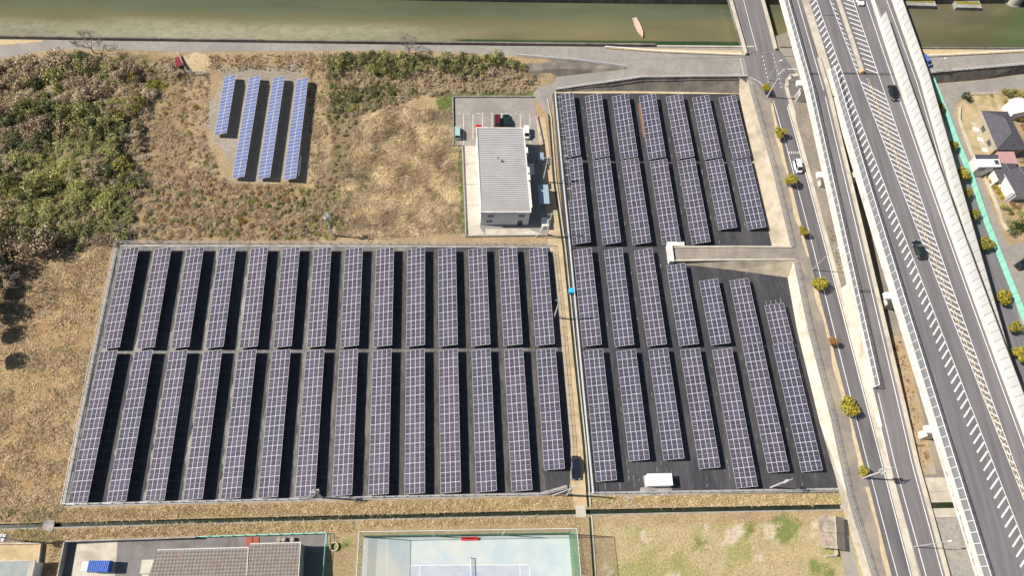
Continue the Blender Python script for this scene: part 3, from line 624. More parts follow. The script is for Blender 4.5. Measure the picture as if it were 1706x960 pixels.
def ragged(name, x_of, y0, y1, wl, wr, mat, z):
    ys = np.arange(y0, y1, .8); b = MB(); a = 0; c = 0; Lp, Rp = [], []
    for y in ys:
        a = .7 * a + rs.gauss(0, .12); c = .7 * c + rs.gauss(0, .12); Lp.append((x_of(y) - wl + a, y, z)); Rp.append((x_of(y) + wr + c, y, z))
    b.strip(Lp, Rp); return struct(b.build(name, mat))
GREYS = [pmat('grey_sheet', tuple(f * v for v in (.15, .145, .135)), tuple(f * v for v in (.33, .315, .29)), 1.3, .95, .05, 4, c3=tuple(f * v for v in (.4, .37, .32)), scale3=.3, stretch=(1.6, .4, 1)) for f in (.85, .65, .45, .3)]
for k in range(14):  # ragged grey strips over the black sheet, one beside each table column
    ragged('grey_strip', lambda y, k=k: -72.75 + 6.9 * k - .0115 * k * (y - 53) * .1, 22.9, 77.6, .95 if k else 1.5, .5, GREYS[0 if k < 5 else 1 if k < 7 else 2 if k < 9 else 3], .036 + .0006 * k)
b = MB(); b.strip([(-74.5, y, .05) for y in (52.65, 53.35)], [(-28, y, .05) for y in (52.65, 53.35)]); struct(b.build('grey_strip', GREYS[1])); b = MB(); b.strip([(-28, y, .05) for y in (52.7, 53.3)], [(22, y, .05) for y in (52.7, 53.3)]); struct(b.build('grey_strip', GREYS[2]))
b = MB(); b.strip([(-75, y, .049) for y in (76.9, 78.1)], [(-10, y, .049) for y in (76.9, 78.1)]); struct(b.build('grey_strip', GREYS[1]))
# panels: frame slab with two dark cell fields, 16 triangles
def module_mesh(name, la, wa, cell, fr=.029, gap=.016, split=True):
    b = MB(); b.box(0, wa, 0, la, -.04, 0, 0); z = .003
    if split:
        h = (la - gap) / 2
        b.face([(fr, fr, z), (wa - fr, fr, z), (wa - fr, h, z), (fr, h, z)], 1); b.face([(fr, h + gap, z), (wa - fr, h + gap, z), (wa - fr, la - fr, z), (fr, la - fr, z)], 1)
    else: b.face([(fr, fr, z), (wa - fr, fr, z), (wa - fr, la - fr, z), (fr, la - fr, z)], 1)
    return b.mesh(name, [M['frame'], M[cell]])
def tint(nm, c, k): return pmat(nm, tuple(v * t for v, t in zip(c, k)), tuple(1.25 * v * t for v, t in zip(c, k)), 1.3, .5, orand=.2, obj=True, spec=.07)
PMV = {'L': [], 'R': []}
for kd, c in (('L', (.062, .054, .08)), ('R', (.056, .051, .075))):
    for i, k in enumerate(((1, 1, 1), (1.05, 1.02, 1.0), (.94, .97, 1.02))):
        M['cell_%s%d' % (kd, i)] = tint('solar_cell', c, k); PMV[kd].append(module_mesh('solar_panel', 1.956, 1.025, 'cell_%s%d' % (kd, i)))
PMV['W'] = [module_mesh('solar_panel', .985, 1.64, 'cell_w', .026, split=False)]; PM = {'L': PMV['L'][0]}
b = MB(); b.box(-.05, .05, -.05, .05, 0, 1); POST = b.mesh('post', M['steel'])
TILT = R_(16.8)
def table(label, tl, bl, nrow, kind='L', group=None, nx=4, hl=.82, tilt=TILT, skip=lambda i, j: False, extra=0):
    """tl, bl: upper and lower corner of the low edge; panels rise towards +X"""
    A, B = G(*tl, hl), G(*bl, hl); d = A - B; L = np.linalg.norm(d); rz = math.atan2(-d[0], d[1])
    lp, wp = (1.976, 1.045) if kind != 'W' else (1.005, 1.66)
    sc = L / (nrow * lp); t = thing('solar_table', label, 'solar panels', (B[0], B[1], 0), rz, group)
    ct, st = math.cos(tilt), math.sin(tilt); pmesh = random.choice(PMV[kind])
    for i in range(nrow):
        for j in range(nx):
            if skip(i, j): continue
            inst('solar_panel', pmesh, t, (j * wp * ct, i * lp * sc, hl + j * wp * st), (0, -tilt, 0), (1, sc, 1))
    b = MB()
    for f in (.12, .38, .63, .88):                                   # purlins and rafters under the panels
        s = f * nx * wp; x, z = s * ct, hl + s * st - .1; b.box(x - .03, x + .03, -.1, L + .1 + extra, z - .05, z + .03)
    n = max(3, int(round(L / 3.6)) + 1); W = nx * wp
    for k in range(n):
        y = .6 + (L - 1.2) * k / (n - 1); x1, x2 = .15 * W * ct, .85 * W * ct
        b.tube((.02 * W * ct, y, hl + .02 * W * st - .17), (.98 * W * ct, y, hl + .98 * W * st - .17), .05, n=4)
        inst('post', POST, t, (x1, y, 0), (0, 0, 0), (1, 1, hl + .15 * W * st - .18)); inst('post', POST, t, (x2, y, 0), (0, 0, 0), (1, 1, hl + .85 * W * st - .18))
    b.build('support_frame', M['steel'], t); return t
ORD = ['first', 'second', 'third', 'fourth', 'fifth', 'sixth', 'seventh', 'eighth', 'ninth', 'tenth', 'eleventh', 'twelfth', 'thirteenth', 'fourteenth']
def inter(a, c, k, n): return (a[0] + (c[0] - a[0]) * k / n, a[1] + (c[1] - a[1]) * k / n)
# left field: world-spaced columns, fitted at both ends
def wp_(P0, P1, k, n, z=.78):
    a, c = G(*P0, z), G(*P1, z); return a + (c - a) * k / n
def topx(q, z=.78):
    v = RM.T @ (np.array([q[0], q[1], z - CAMH])); return (853 + FPX * v[0] / v[2], 480 + FPX * v[1] / v[2])
for k in range(14):
    f = k - 1
    tl = topx(wp_((257.9, 415), (881.25, 416.25), f, 12)); bl = topx(wp_((227.7, 581.7), (892.5, 576.7), f, 12))
    table('%s solar table from the left in the upper row of the large left field' % ORD[k], tl, bl, 12, 'L', 'solar tables of the left field')
    tl = topx(wp_((225, 586.5), (893.4, 584), f, 12)); bl = topx(wp_((178, 837.5), (852.6, 819.7), f, 11))
    n = 15
    if k == 13: bl = (906.6, 784.3); n = 13
    table('%s solar table from the left in the lower row of the large left field' % ORD[k], tl, bl, n, 'L', 'solar tables of the left field')
RT = {'topmost': ([10] * 7, [((935.8 - 8, 158.7), (946.25 - 7, 263.1)), ((974.5, 160.3), (987.3, 264.5)), ((1019.7, 160.6), (1034.5, 265)), ((1064.7, 160.6), (1080.8, 265.5)), ((1109.2, 161.1), (1128.4, 265)), ((1153.1, 163), (1173.75, 265.8)), ((1197.5, 163), (1221.4, 265.5))]),
      'second': ([12, 12, 12, 12, 12, 10, 10], [((940.5, 266.7), (954.2, 407.5)), ((987.5, 267.5), (1004.7, 407.8)), ((1035, 267.5), (1054.7, 407.8)), ((1082.4, 268.9), (1103.75, 407.5)), ((1128.5, 268.3), (1153.2, 407)), ((1175, 268.9), (1197.8, 383.1)), ((1220.9, 268.3), (1246.3, 382.7))]),
      'third': ([12, 12, 12, 10, 8, 8, 5], [((955, 417.5), (970.75, 578)), ((1006.25, 417.5), (1024.5, 578.25)), ((1056.25, 418), (1078.75, 577.5)), ((1110.3, 442.8), (1132, 576.9)), ((1164.8, 468.8), (1185.1, 575.6)), ((1215.4, 468), (1237.1, 574.5)), ((1273.7, 509.5), (1288.6, 573.7))]),
      'bottom': ([14, 12, 12, 13, 15, 14, 14], [((972.2, 585.3), (993.3, 803.3)), ((1026.8, 585.9), (1048.2, 769)), ((1080.2, 583.9), (1105.8, 767.5)), ((1133.1, 583.9), (1165.3, 782.2)), ((1186.4, 583.9), (1227.2, 814)), ((1237, 575.5), (1279.8, 788.6)), ((1287.6, 574.9), (1335.5, 787.3))])}
for row, (ns, P) in RT.items():
    for k, (tl, bl) in enumerate(P):
        sk = lambda i, j: False
        if k == 0 and row == 'topmost': sk = lambda i, j: j == 0
        if k == 0 and row == 'second': sk = lambda i, j: j == 0 and i >= 6
        t = table('%s solar table from the left in the %s row of the right field' % (ORD[k], row), tl, bl, ns[k], 'R', 'solar tables of the right field', skip=sk, tilt=R_(17.8), extra=1.0 if (k == 6 and row == 'third') else 0)
        if k == 0 and row in ('topmost', 'second'):
            b = MB()
            for i in range(0, 10 if row == 'topmost' else 5):
                y = (.8 + 2 * i) if row == 'topmost' else (23 - 2 * i); b.box(-.05, 1.05, y - .03, y + .03, .7, .76)
            b.build('bare_rail', M['frame'], t)
for k, (n, tl, bl) in enumerate(((17, (374, 128.3), (357.3, 225)), (29, (415, 129.3), (386.7, 297.3)), (29, (455, 130), (429, 298.3)), (29, (494, 132.7), (472.3, 300)))):
    table(['short blue solar table at the left of the four in the scrub field', 'second blue solar table from the left in the scrub field', 'third blue solar table from the left in the scrub field', 'rightmost blue solar table in the scrub field with white boxes behind it'][k], tl, bl, n, 'W', 'blue solar tables in the scrub', 2, 1.0, R_(20))
# inverters behind the rightmost blue table
for k in range(7):
    p = G(501 - k * .55, 262 + k * 4.6, 1); b = MB(); b.box(-.14, .14, -.32, .32, .7, 1.5); b.box(-.03, .03, -.25, -.2, 0, .7); b.box(-.03, .03, .2, .25, 0, .7)
    o = inst('inverter_box', b.mesh('inverter_box', M['white']), None, (p[0], p[1], 0)); tag(o, 'small white inverter box in the row behind the rightmost blue solar table', 'box', 'white inverter boxes')
# ---------------------------------------------------------------- fences
def fence(name, label, pts, h=1.5, pitch=2.2, mat='steel', rails=(.15, .75, 1.45), r=.03, post=.045, cat='fence', wiremesh=True, group=None):
    P = [Vector(p) for p in pts]; t = thing(name, label, cat, tuple(P[0]), 0, group); o0 = P[0]
    b = MB(); b.tube((0, 0, -.1), (0, 0, h), post, n=6); pm = b.mesh('post', M[mat]); b = MB(); mb = MB()
    for a, c in zip(P[:-1], P[1:]):
        n = max(1, int(round((c - a).length / pitch)))
        for k in range(n): inst('post', pm, t, tuple(a + (c - a) * k / n - o0))
        for z in rails: b.tube(a - o0 + Vector((0, 0, z)), c - o0 + Vector((0, 0, z)), r, n=4, cap=False)
        if wiremesh:
            mb.face([a - o0 + Vector((0, 0, .06)), c - o0 + Vector((0, 0, .06)), c - o0 + Vector((0, 0, h - .05)), a - o0 + Vector((0, 0, h - .05))])
    inst('post', pm, t, tuple(P[-1] - o0)); b.build('rail', M[mat], t)
    if wiremesh: mb.build('wire_mesh', M['wire'], t)
    return t
M['wire'] = sheer('wire_mesh', (.5, .5, .5), .14, .6)
fence('mesh_fence', 'wire mesh fence along the top of the large left solar field', Gs([(196, 406), (400, 407), (600, 407.5), (919, 409.5)]))
fence('mesh_fence', 'wire mesh fence down the left side of the large left solar field', Gs([(195.5, 407), (150, 625), (107, 843)]))
fence('mesh_fence', 'wire mesh fence along the bottom of the large left solar field', Gs([(108, 842), (500, 833), (528, 829), (545, 831), (900, 825), (943, 812)]))
fence('mesh_fence', 'wire mesh fence down the right side of the large left solar field', Gs([(919.5, 410), (934, 545), (951, 745), (950, 800)]))
fence('mesh_fence', 'white-railed mesh fence down the left side of the right solar field', Gs([(924, 157), (936, 288), (949, 418), (967.5, 617), (987, 823)]), mat='white', r=.05)
fence('mesh_fence', 'wire mesh fence along the bottom of the right solar field', Gs([(988, 823.5), (1200, 820.5), (1402, 817)]))
fence('mesh_fence', 'mesh fence on top of the sand-coloured concrete slope', Gs([(1247.5, 141), (1285.5, 277), (1318, 412)], ZR + .03), h=1.4)
fence('mesh_fence', 'mesh fence on top of the steep pale wall', Gs([(1323, 437), (1347.5, 550), (1385.5, 700), (1413, 828), (1449, 948), (1470, 1012)], ZR + .03), h=1.4)
fence('guard_rail', 'white pipe guard rail on top of the long brown retaining wall', [(p[0], p[1] - .15, p[2]) for p in Gs([(1007.5, 138, 2.05), (1067, 129, 3.25), (1150, 128, 3.25), (1243, 127.5, 3.25)])], h=.9, mat='white', rails=(.45, .85), r=.06, wiremesh=False, cat='guard rail')
fence('guard_rail', 'white pipe guard rail beside the lane dropping to the car park', [(p[0], p[1] - .1, p[2]) for p in Gs([(928, 149.5, .5), (965, 144, 1.1), (1005, 138.4, 2.0)])], h=.9, mat='white', rails=(.45, .85), r=.06, wiremesh=False, cat='guard rail')
fence('guard_rail', 'white pipe guard rail on the wedge above the dropping lane', Gs([(862, 93.5, 3), (960, 101.5, 3), (1042, 112, 3)]), h=.9, mat='white', rails=(.45, .85), r=.06, wiremesh=False, cat='guard rail')
def beam_rail(label, pts):
    t = thing('guard_rail', label, 'guard rail', pts[0]); b = MB(); o0 = Vector(pts[0]); pm = MB(); pm.tube((0, 0, 0), (0, 0, .8), .06, n=6); pmm = pm.mesh('post', M['white'])
    for a, c in zip(pts[:-1], pts[1:]):
        a, c = Vector(a) - o0, Vector(c) - o0; d = (c - a).normalized(); q = Vector((-d.y, d.x, 0)) * .07
        for z0, z1 in ((.42, .58), (.62, .8)): b.face([a + q + Vector((0, 0, z0)), c + q + Vector((0, 0, z0)), c - q + Vector((0, 0, z1)), a - q + Vector((0, 0, z1))])
        b.face([a + q * 1.6 + Vector((0, 0, .8)), c + q * 1.6 + Vector((0, 0, .8)), c - q * 1.6 + Vector((0, 0, .81)), a - q * 1.6 + Vector((0, 0, .81))])
        n = max(1, int((c - a).length / 4))
        for k in range(n + 1): inst('post', pmm, t, tuple(a + (c - a) * k / n))
    b.build('beam', M['white'], t)
beam_rail('white beam guard rail between the river road and the verge left of the bridge', Gs([(1007, 80, 3), (1100, 87, 3), (1236, 92.5, 3)]))
beam_rail('white beam guard rail along the verge right of the expressway', Gs([(1536, 95, 3), (1620, 90.5, 3), (1706, 85.5, 3), (1800, 80, 3)]))
fence('guard_rail', 'white pipe guard rail on the dark retaining wall at far right', Gs([(1549, 121, 3.1), (1620, 115, 3.1), (1706, 107, 3.1), (1760, 102, 3.1)]), h=.9, pitch=1.6, mat='white', rails=(.45, .85), r=.05, wiremesh=False, cat='guard rail')
fence('guard_rail', 'short white guard rail beside the round bush at far right', Gs([(1612, 158, .1), (1640, 157, .1), (1660, 156, .1)]), h=.9, pitch=1.6, mat='white', rails=(.45, .85), r=.05, wiremesh=False, cat='guard rail')
# edging boards round the solar fields
def edging(label, px, wd, h, mat='concrete_grey', zz=0.0):
    b = MB(); ribbon_wall(b, [tuple(p) for p in Gs(px, zz)], wd, -.2, h); return tag(b.build('edging', M[mat]), label, 'edging')
edging('grey edging strip along the bottom of the large left solar field', [(106, 846), (500, 836), (900, 828), (946, 815)], .75, .1)
edging('grey edging strip along the bottom of the right solar field', [(980, 826.5), (1200, 823), (1402, 819.5)], .7, .1)
edging('grey edging strip along the top of the large left solar field', [(196, 411), (560, 411.5), (919, 413)], .55, .1, 'concrete_grey')
edging('grey edging strip down the left side of the large left solar field', [(108, 845), (152, 625), (198, 406)], .6, .1)
# dirt track between the fields with a narrow drain
sheet('dirt_track', [(893, 196), (908, 195), (921, 300), (937, 410), (949, 530), (960, 640), (971, 745), (978, 828), (981, 846), (957, 848), (950, 800), (951, 740), (938, 600), (931, 530), (922, 430), (914, 410), (905, 300)], 'dirt', -.05, .04)
b = MB(); dp = Gs([(909, 165), (915, 195), (923, 300), (938.5, 410), (950.5, 530), (961.5, 640), (972.5, 745), (980, 846)]); b.strip([(p[0] - .22, p[1], .048) for p in dp], [(p[0] + .22, p[1], .048) for p in dp]); struct(b.build('drain', M['ditch_water']))
b = MB(); ribbon_wall(b, [(p[0] + .55, p[1], 0) for p in dp][::-1], .22, -.1, .3); tag(b.build('edging', M['concrete']), 'low concrete edging between the dirt track and the right solar field', 'edging')

# ================================================================ CAR PARK AND BUILDING
sheet('car_park', [(754, 162), (890, 162), (893, 193), (905, 243), (919, 392), (775, 394.5), (769, 243), (755, 243)], 'asphalt', -.1, .03)
bpy.data.objects['car_park'].data.materials[0] = M['asphalt_pale']
b = MB()
for k, x in enumerate((772.5, 788, 804, 820, 836, 851.5, 867, 883)):
    p, q = G(x - .3, 190), G(x, 241 if k in (0, 7) else 232); b.face([(p[0] - .055, p[1], .036), (q[0] - .055, q[1], .036), (q[0] + .055, q[1], .036), (p[0] + .055, p[1], .036)])
for k in range(8):
    p = G(765 + k * 13 + (k % 3) * 3, 189.5); b.face([(p[0] - .35, p[1], .036), (p[0] + .35, p[1], .036), (p[0] + .35, p[1] + .12, .036), (p[0] - .35, p[1] + .12, .036)])
b.build('bay_line', M['line'], bpy.data.objects['car_park'])
for q in ([(770, 243), (796, 243), (797, 272), (771.5, 273)], [(771.5, 274), (797, 273), (798, 306), (772.5, 307)], [(772.5, 308), (798, 307), (799, 341), (774, 342)], [(774, 343), (799, 342), (800, 380), (808, 391), (776, 393)], [(809, 381.5), (880, 382), (905, 391), (809, 391.5)]):
    sheet('concrete_slab', q, 'concrete', -.05, .05)
b = MB()
for a in ([(755, 244), (753.5, 161.5), (890, 161.5)], [(775.5, 395), (769.5, 243), (755, 243.5)], [(919, 393.5), (776, 395.5)], [(904, 243), (893.5, 194)]): ribbon_wall(b, [tuple(p) for p in Gs(a)], -.22, -.1, .55)
tag(b.build('boundary_wall', M['concrete_grey']), 'low concrete boundary wall round the car park', 'wall')
SW, SE, NE, NW = G(800.6, 353.5, 6.2), G(884.8, 353.5, 6.2), G(872.5, 211, 6.2), G(793, 212, 6.2)
bd = thing('office_building', 'grey-roofed two-storey workshop building beside the car park', 'building', (SW[0], SW[1], 0)); bd['abs'] = 1
roofm = pmat('ribbed_roof', (.34, .325, .327), (.38, .362, .362), .35, .6, c3=(.25, .235, .235), scale3=.12)
wallm = pmat('grey_wall', (.66, .64, .64), (.72, .7, .69), .8, .8)
ex, ey = (SE - SW), (NW - SW); ue, un = ex / np.linalg.norm(ex), ey / np.linalg.norm(ey); LX, LY = np.linalg.norm(ex), np.linalg.norm(ey)
def bp(u, v, z): q = SW + ue * u + un * v; return (q[0], q[1], z)
def bbox(b, u0, u1, v0, v1, z0, z1, m=0): b.prism([bp(u0, v0, 0)[:2], bp(u1, v0, 0)[:2], bp(u1, v1, 0)[:2], bp(u0, v1, 0)[:2]], z0, z1, m)
b = MB(); bbox(b, .15, LX - .15, .15, LY - .15, -.1, 5.75); b.build('wall', wallm, bd)
b = MB(); b.face([bp(.1, .1, 6.05), bp(LX - .1, .1, 6.05), bp(LX - .1, LY - .1, 5.9), bp(.1, LY - .1, 5.9)]); rf = b.build('roof', roofm, bd)
b = MB(); n = 44
for k in range(n):
    v = .3 + (LY - .5) * k / (n - 1); z = 6.05 - .15 * v / LY; b.prism([bp(.25, v - .15, 0)[:2], bp(LX - .25, v - .15, 0)[:2], bp(LX - .25, v + .15, 0)[:2], bp(.25, v + .15, 0)[:2]], z, z + .12)
b.build('rib', pmat('roof_rib', (.4, .385, .385), (.45, .43, .425), .25, .6, c3=(.36, .345, .34), scale3=.3), rf)
b = MB()
for u0, u1, v0, v1 in ((-.05, .22, -.05, LY + .05), (LX - .2, LX + .05, -.05, LY + .05), (.22, LX - .2, -.05, .14), (.22, LX - .2, LY - .2, LY + .05)): bbox(b, u0, u1, v0, v1, 5.72, 6.22)
b.build('eaves_trim', M['concrete_white'], bd)
for u, z in ((2.4, 4.2), (2.2, 1.9), (9.4, 4.3)):
    b = MB(); bbox(b, u - .7, u + .7, .1, .2, z - .5, z + .5); o = b.build('window', M['window'], bd); b = MB(); bbox(b, u - .78, u + .78, .08, .19, z - .62, z - .52); b.build('sill', M['concrete_grey'], o)
b = MB(); bbox(b, 8.7, 9.9, .1, .2, 0, 2.2); b.build('door', M['window'], bd)
b = MB()
for u, v0, v1 in ((.5, 8.5, 10.1), (.5, 10.5, 12.1), (.5, 16.0, 17.6), (.35, 1.2, 8.0)): b = MB(); bbox(b, LX - .1, LX + u, v0, v1, 4.8, 6.28); b.build('gutter_box', M['concrete_white'], bd)
b = MB(); bbox(b, LX, LX + 2.0, 12.3, 15.0, 2.6, 3.3); b.build('porch_roof', M['concrete_white'], bd)
b = MB(); bbox(b, 5.4, 5.8, 13.5, 13.9, 6.0, 6.45); bbox(b, 4.6, 4.75, 14.6, 14.75, 6.0, 6.5); b.build('roof_vent', M['steel_dark'], bd)
p = G(904, 333); b = MB(); b.box(-1.2, 1.2, -2.6, 2.6, 2.5, 2.62); o = b
sh = thing('carport', 'flat carport roof with pale blue sheeting beside the grey-roofed building', 'carport', (p[0], p[1], 0), .02)
b.build('roof', pmat('polycarbonate', (.27, .36, .43), (.34, .42, .48), 1, .3), sh)
for x in (-1.1, 1.1):
    for y in (-2.4, 2.4): b = MB(); b.box(x - .05, x + .05, y - .05, y + .05, 0, 2.5); b.build('post', M['steel'], sh)
p = G(900, 268); b = MB(); b.box(-.55, .55, -1, 1, 0, 1.9); b.box(-.65, .65, -1.1, 1.1, 1.9, 2.0); tag(inst('storage_cabinet', b.mesh('storage_cabinet', pmat('pale_blue_metal', (.24, .32, .38), (.29, .37, .43), 1, .5)), None, tuple(p)), 'pale blue storage cabinet in the shade of the grey-roofed building', 'cabinet')
p = G(907, 375); b = MB(); b.box(-.8, .8, -1.2, 1.2, 0, 1.6); tag(bevel(inst('equipment_box', b.mesh('equipment_box', M['concrete_white']), None, tuple(p)), .1), 'pale equipment box at the corner below the carport', 'box')

# white cubicle in the right field
p = G(1094.5, 803); t = thing('power_cubicle', 'white metal power cubicle standing in the right solar field', 'cubicle', (p[0], p[1], 0)); b = MB(); b.box(-2.45, 2.45, -1.1, 1.1, .1, 2.3); bevel(b.build('cabinet', M['white'], t), .04)
b = MB(); b.box(-2.55, 2.55, -1.2, 1.2, 2.3, 2.38); b.build('roof', M['white'], t); b = MB(); b.box(-2.7, 2.7, -1.5, 1.2, 0, .1); b.build('plinth', M['concrete_grey'], t)
for k in range(4): b = MB(); b.box(-2.2 + k * 1.15, -1.15 + k * 1.15, -1.13, -1.1, .25, 2.15); b.build('door', M['white'], t)
sheet('concrete_slab', [(1067, 813), (1119, 812), (1121, 826), (1065, 827)], 'concrete_grey', -.05, .05); sheet('concrete_slab', [(1040, 827), (1055, 827), (1056, 845), (1042, 845)], 'concrete_grey', -.05, .04)
# bright blue meter box on the fence
p = G(951, 488); t = thing('blue_box', 'bright blue tarp-covered box on the fence by the dirt track', 'box', (p[0], p[1], 0)); b = MB(); b.box(-.6, .6, -.55, .55, .5, 1.5); bevel(b.build('cover', M['blue_tarp'], t), .08); b = MB(); b.box(-.5, .5, -.45, .45, 0, .5); b.build('stand', M['steel_dark'], t)
# gate and red trailer by the scrub field
p = GT(300, 105); t = thing('gate_board', 'dark red board leaning beside the gate of the scrub field', 'board', (p[0], p[1], p[2] + .1), .25)
for k in range(2): b = MB(); b.box(-.9, .9, -1.45 + k * 1.5, -.05 + k * 1.5, .5, .62); b.build('panel', pmat('dark_red_board', (.16, .012, .015), (.22, .02, .02), 2, .5), t)
for x in (-.8, .8): b = MB(); b.box(x - .05, x + .05, -1.4, 1.4, 0, .5); b.build('leg', M['timber'], t)
fence('gate', 'open steel gate at the top of the scrub field', [tuple(GT(315, 124)), tuple(GT(341, 124.5))], h=1.4, pitch=.8, r=.05, rails=(.2, .5, .8, 1.1, 1.4), wiremesh=False, cat='gate')
fence('gate', 'long white gate leaf swung open beside the red board', [tuple(GT(297, 90)), tuple(GT(305, 106)), tuple(GT(314, 124))], h=1.0, pitch=1.2, r=.06, mat='white', rails=(.2, .9), wiremesh=False, cat='gate')

# ================================================================ VEHICLES
def paint(name, c): return pmat(name, c, tuple(min(1, k * 1.06) for k in c), 1, .28, spec=.6)
PAINT = {'black': paint('black_car_paint', (.012, .014, .018)), 'white': paint('white_car_paint', (.78, .78, .77)), 'teal': paint('pale_teal_paint', (.33, .5, .47)), 'maroon': paint('maroon_paint', (.1, .012, .025)), 'green_black': paint('black_green_paint', (.012, .025, .022)), 'red': paint('red_car_paint', (.5, .02, .02)), 'navy': paint('navy_paint', (.012, .018, .035)), 'blue': paint('blue_car_paint', (.1, .16, .4))}
b = MB(); b.tube((0, -.1, 0), (0, .1, 0), .31, n=16); TYRE = b.mesh('tyre', M['tyre'])
b = MB(); b.tube((0, -.105, 0), (0, .105, 0), .18, n=12); RIM = b.mesh('rim', M['steel'])
def loft(b, secs, m=0):
    """secs: list of (x, halfwidth, z0, z1) -> closed hull"""
    i = len(b.v)
    for x, hw, z0, z1 in secs: b.v += [(x, -hw, z0), (x, hw, z0), (x, hw, z1), (x, -hw, z1)]
    for k in range(len(secs) - 1):
        o = i + 4 * k
        for q in range(4): b.f.append((o + q, o + (q + 1) % 4, o + 4 + (q + 1) % 4, o + 4 + q)); b.m.append(m)
    b.f.append((i + 3, i + 2, i + 1, i)); b.m.append(m); e = i + 4 * (len(secs) - 1); b.f.append((e, e + 1, e + 2, e + 3)); b.m.append(m)
def car(name, label, cat, loc, heading, col, L=4.4, W=1.75, H=1.5, style='car'):
    """heading: direction of travel in the plan, radians from +X"""
    t = thing(name, label, cat, loc, heading); pm = PAINT[col]; h = W / 2; belt = .92 if style != 'van' else 1.05
    nose = .72 if style != 'van' else 1.0
    b = MB(); loft(b, [(-L / 2, h * .86, .32, belt - .08), (-L / 2 + .12, h * .95, .22, belt), (-L * .3, h, .2, belt + .02), (L * .12, h, .2, belt), (L * .34, h * .98, .2, (belt + nose) / 2 + .03), (L / 2 - .12, h * .9, .24, nose), (L / 2, h * .72, .34, nose - .12)])
    bevel(b.build('body', pm, t), .09, 3)
    if style == 'van': x0, x1, x2, x3 = -L / 2 + .06, -L / 2 + .2, L * .22, L * .4
    elif style == 'pickup': x0, x1, x2, x3 = -L * .08, -L * .02, L * .16, L * .3
    else: x0, x1, x2, x3 = -L * .44, -L * .33, L * .04, L * .25
    zt = H; wt = h * .78; wb = h * .94
    def ring(x, w, z): return [(x, -w, z), (x, w, z)]
    b = MB(); B4 = [(x0, -wb, belt), (x3, -wb, belt - .02), (x3, wb, belt - .02), (x0, wb, belt)]; T4 = [(x1, -wt, zt), (x2, -wt, zt), (x2, wt, zt), (x1, wt, zt)]
    i = len(b.v); b.v += B4 + T4
    for f in ((4, 5, 6, 7), (0, 1, 5, 4), (1, 2, 6, 5), (2, 3, 7, 6), (3, 0, 4, 7)): b.f.append(tuple(i + k for k in f)); b.m.append(0)
    bevel(b.build('cabin', pm, t), .05, 2)
    def pane(nm, a, bb, c, d, off, ins=.12):
        P = [Vector(q) for q in (a, bb, c, d)]; ce = sum(P, Vector()) / 4; Q = [ce + (q - ce) * (1 - ins) + Vector(off) for q in P]; m = MB(); m.face(Q); m.build(nm, M['glass'], t)
    pane('windscreen', B4[1], B4[2], T4[2], T4[1], (.03, 0, .02)); pane('rear_window', B4[0], B4[3], T4[3], T4[0], (-.03, 0, .015))
    for s, (a, d, e, f) in ((-1, (B4[0], B4[1], T4[1], T4[0])), (1, (B4[3], B4[2], T4[2], T4[3]))):
        a, d, e, f = map(Vector, (a, d, e, f)); m1, m2 = (a + d) / 2, (e + f) / 2
        pane('side_window', a, m1, m2, f, (0, s * .03, .01)); pane('side_window', m1, d, e, m2, (0, s * .03, .01))
    for x in (-L * .31, L * .31):
        for y in (-h + .1, h - .1): o = inst('wheel', TYRE, t, (x, y, .31)); inst('rim', RIM, o)
    for s in (-1, 1):
        b = MB(); b.box(L / 2 - .16, L / 2 - .04, s * h * .66 - .17, s * h * .66 + .17, nose - .14, nose + .01); b.build('headlight', M['lamp_lens'], t)
        b = MB(); b.box(-L / 2 - .01, -L / 2 + .08, s * h * .72 - .13, s * h * .72 + .13, belt - .25, belt - .02); b.build('taillight', M['tail_lens'], t)
        b = MB(); b.box(x3 - .35, x3 - .2, s * (h + .02), s * (h + .17), belt, belt + .12); b.build('mirror', pm, t)
    if style == 'pickup':
        b = MB(); b.box(-L / 2 + .1, x0 - .05, -h * .88, h * .88, belt + .005, belt + .04); b.build('load_bed', M['steel_dark'], t)
    if style == 'van':
        b = MB()
        for y in (-.35, 0, .35): b.box(x1 + .1, x2 - .1, y - .02, y + .02, zt, zt + .025)
        b.build('roof_rib', pm, t)
    return t
def along(X, y): return math.atan2(2.0, X(y + 1) - X(y - 1))
def onroad(px, py, z): q = G(px, py, z); return tuple(q)
p = onroad(1486.5, 157, ZM); car('car', 'black car high on the expressway near the top, right of the hatched median', 'car', p, along(mC, p[1]) + math.pi, 'black', 4.5, 1.8, 1.5)
p = onroad(1529, 418, ZM); car('car', 'black car in the left lane of the expressway halfway down', 'car', p, along(mB, p[1]), 'green_black', 4.7, 1.85, 1.55)
p = onroad(1430, 0, ZM); car('car', 'white car on the expressway cut by the top edge', 'car', p, along(mC, p[1]) + math.pi, 'white', 4.4, 1.75, 1.5)
p = onroad(1327, 280, ZR); car('van', 'small white van driving on the street beside the yellow tree', 'van', p, along(sC, p[1]) + math.pi, 'white', 3.5, 1.5, 1.85, 'van')
p = onroad(762.5, 224, 0); car('van', 'pale teal van parked alone at the left of the car park', 'van', p, math.pi / 2, 'teal', 3.5, 1.5, 1.8, 'van')
p = onroad(797, 222, 0); car('car', 'bright red car almost hidden behind the grey roof', 'car', p, -math.pi / 2, 'red', 3.4, 1.5, 1.5, 'van')
p = onroad(828.5, 206.5, 0); car('car', 'dark maroon car parked behind the grey-roofed building', 'car', p, -math.pi / 2, 'maroon', 3.8, 1.65, 1.6, 'van')
p = onroad(843.5, 205, 0); car('car', 'black car parked right of the maroon car', 'car', p, math.pi / 2, 'green_black', 4.6, 1.8, 1.7)
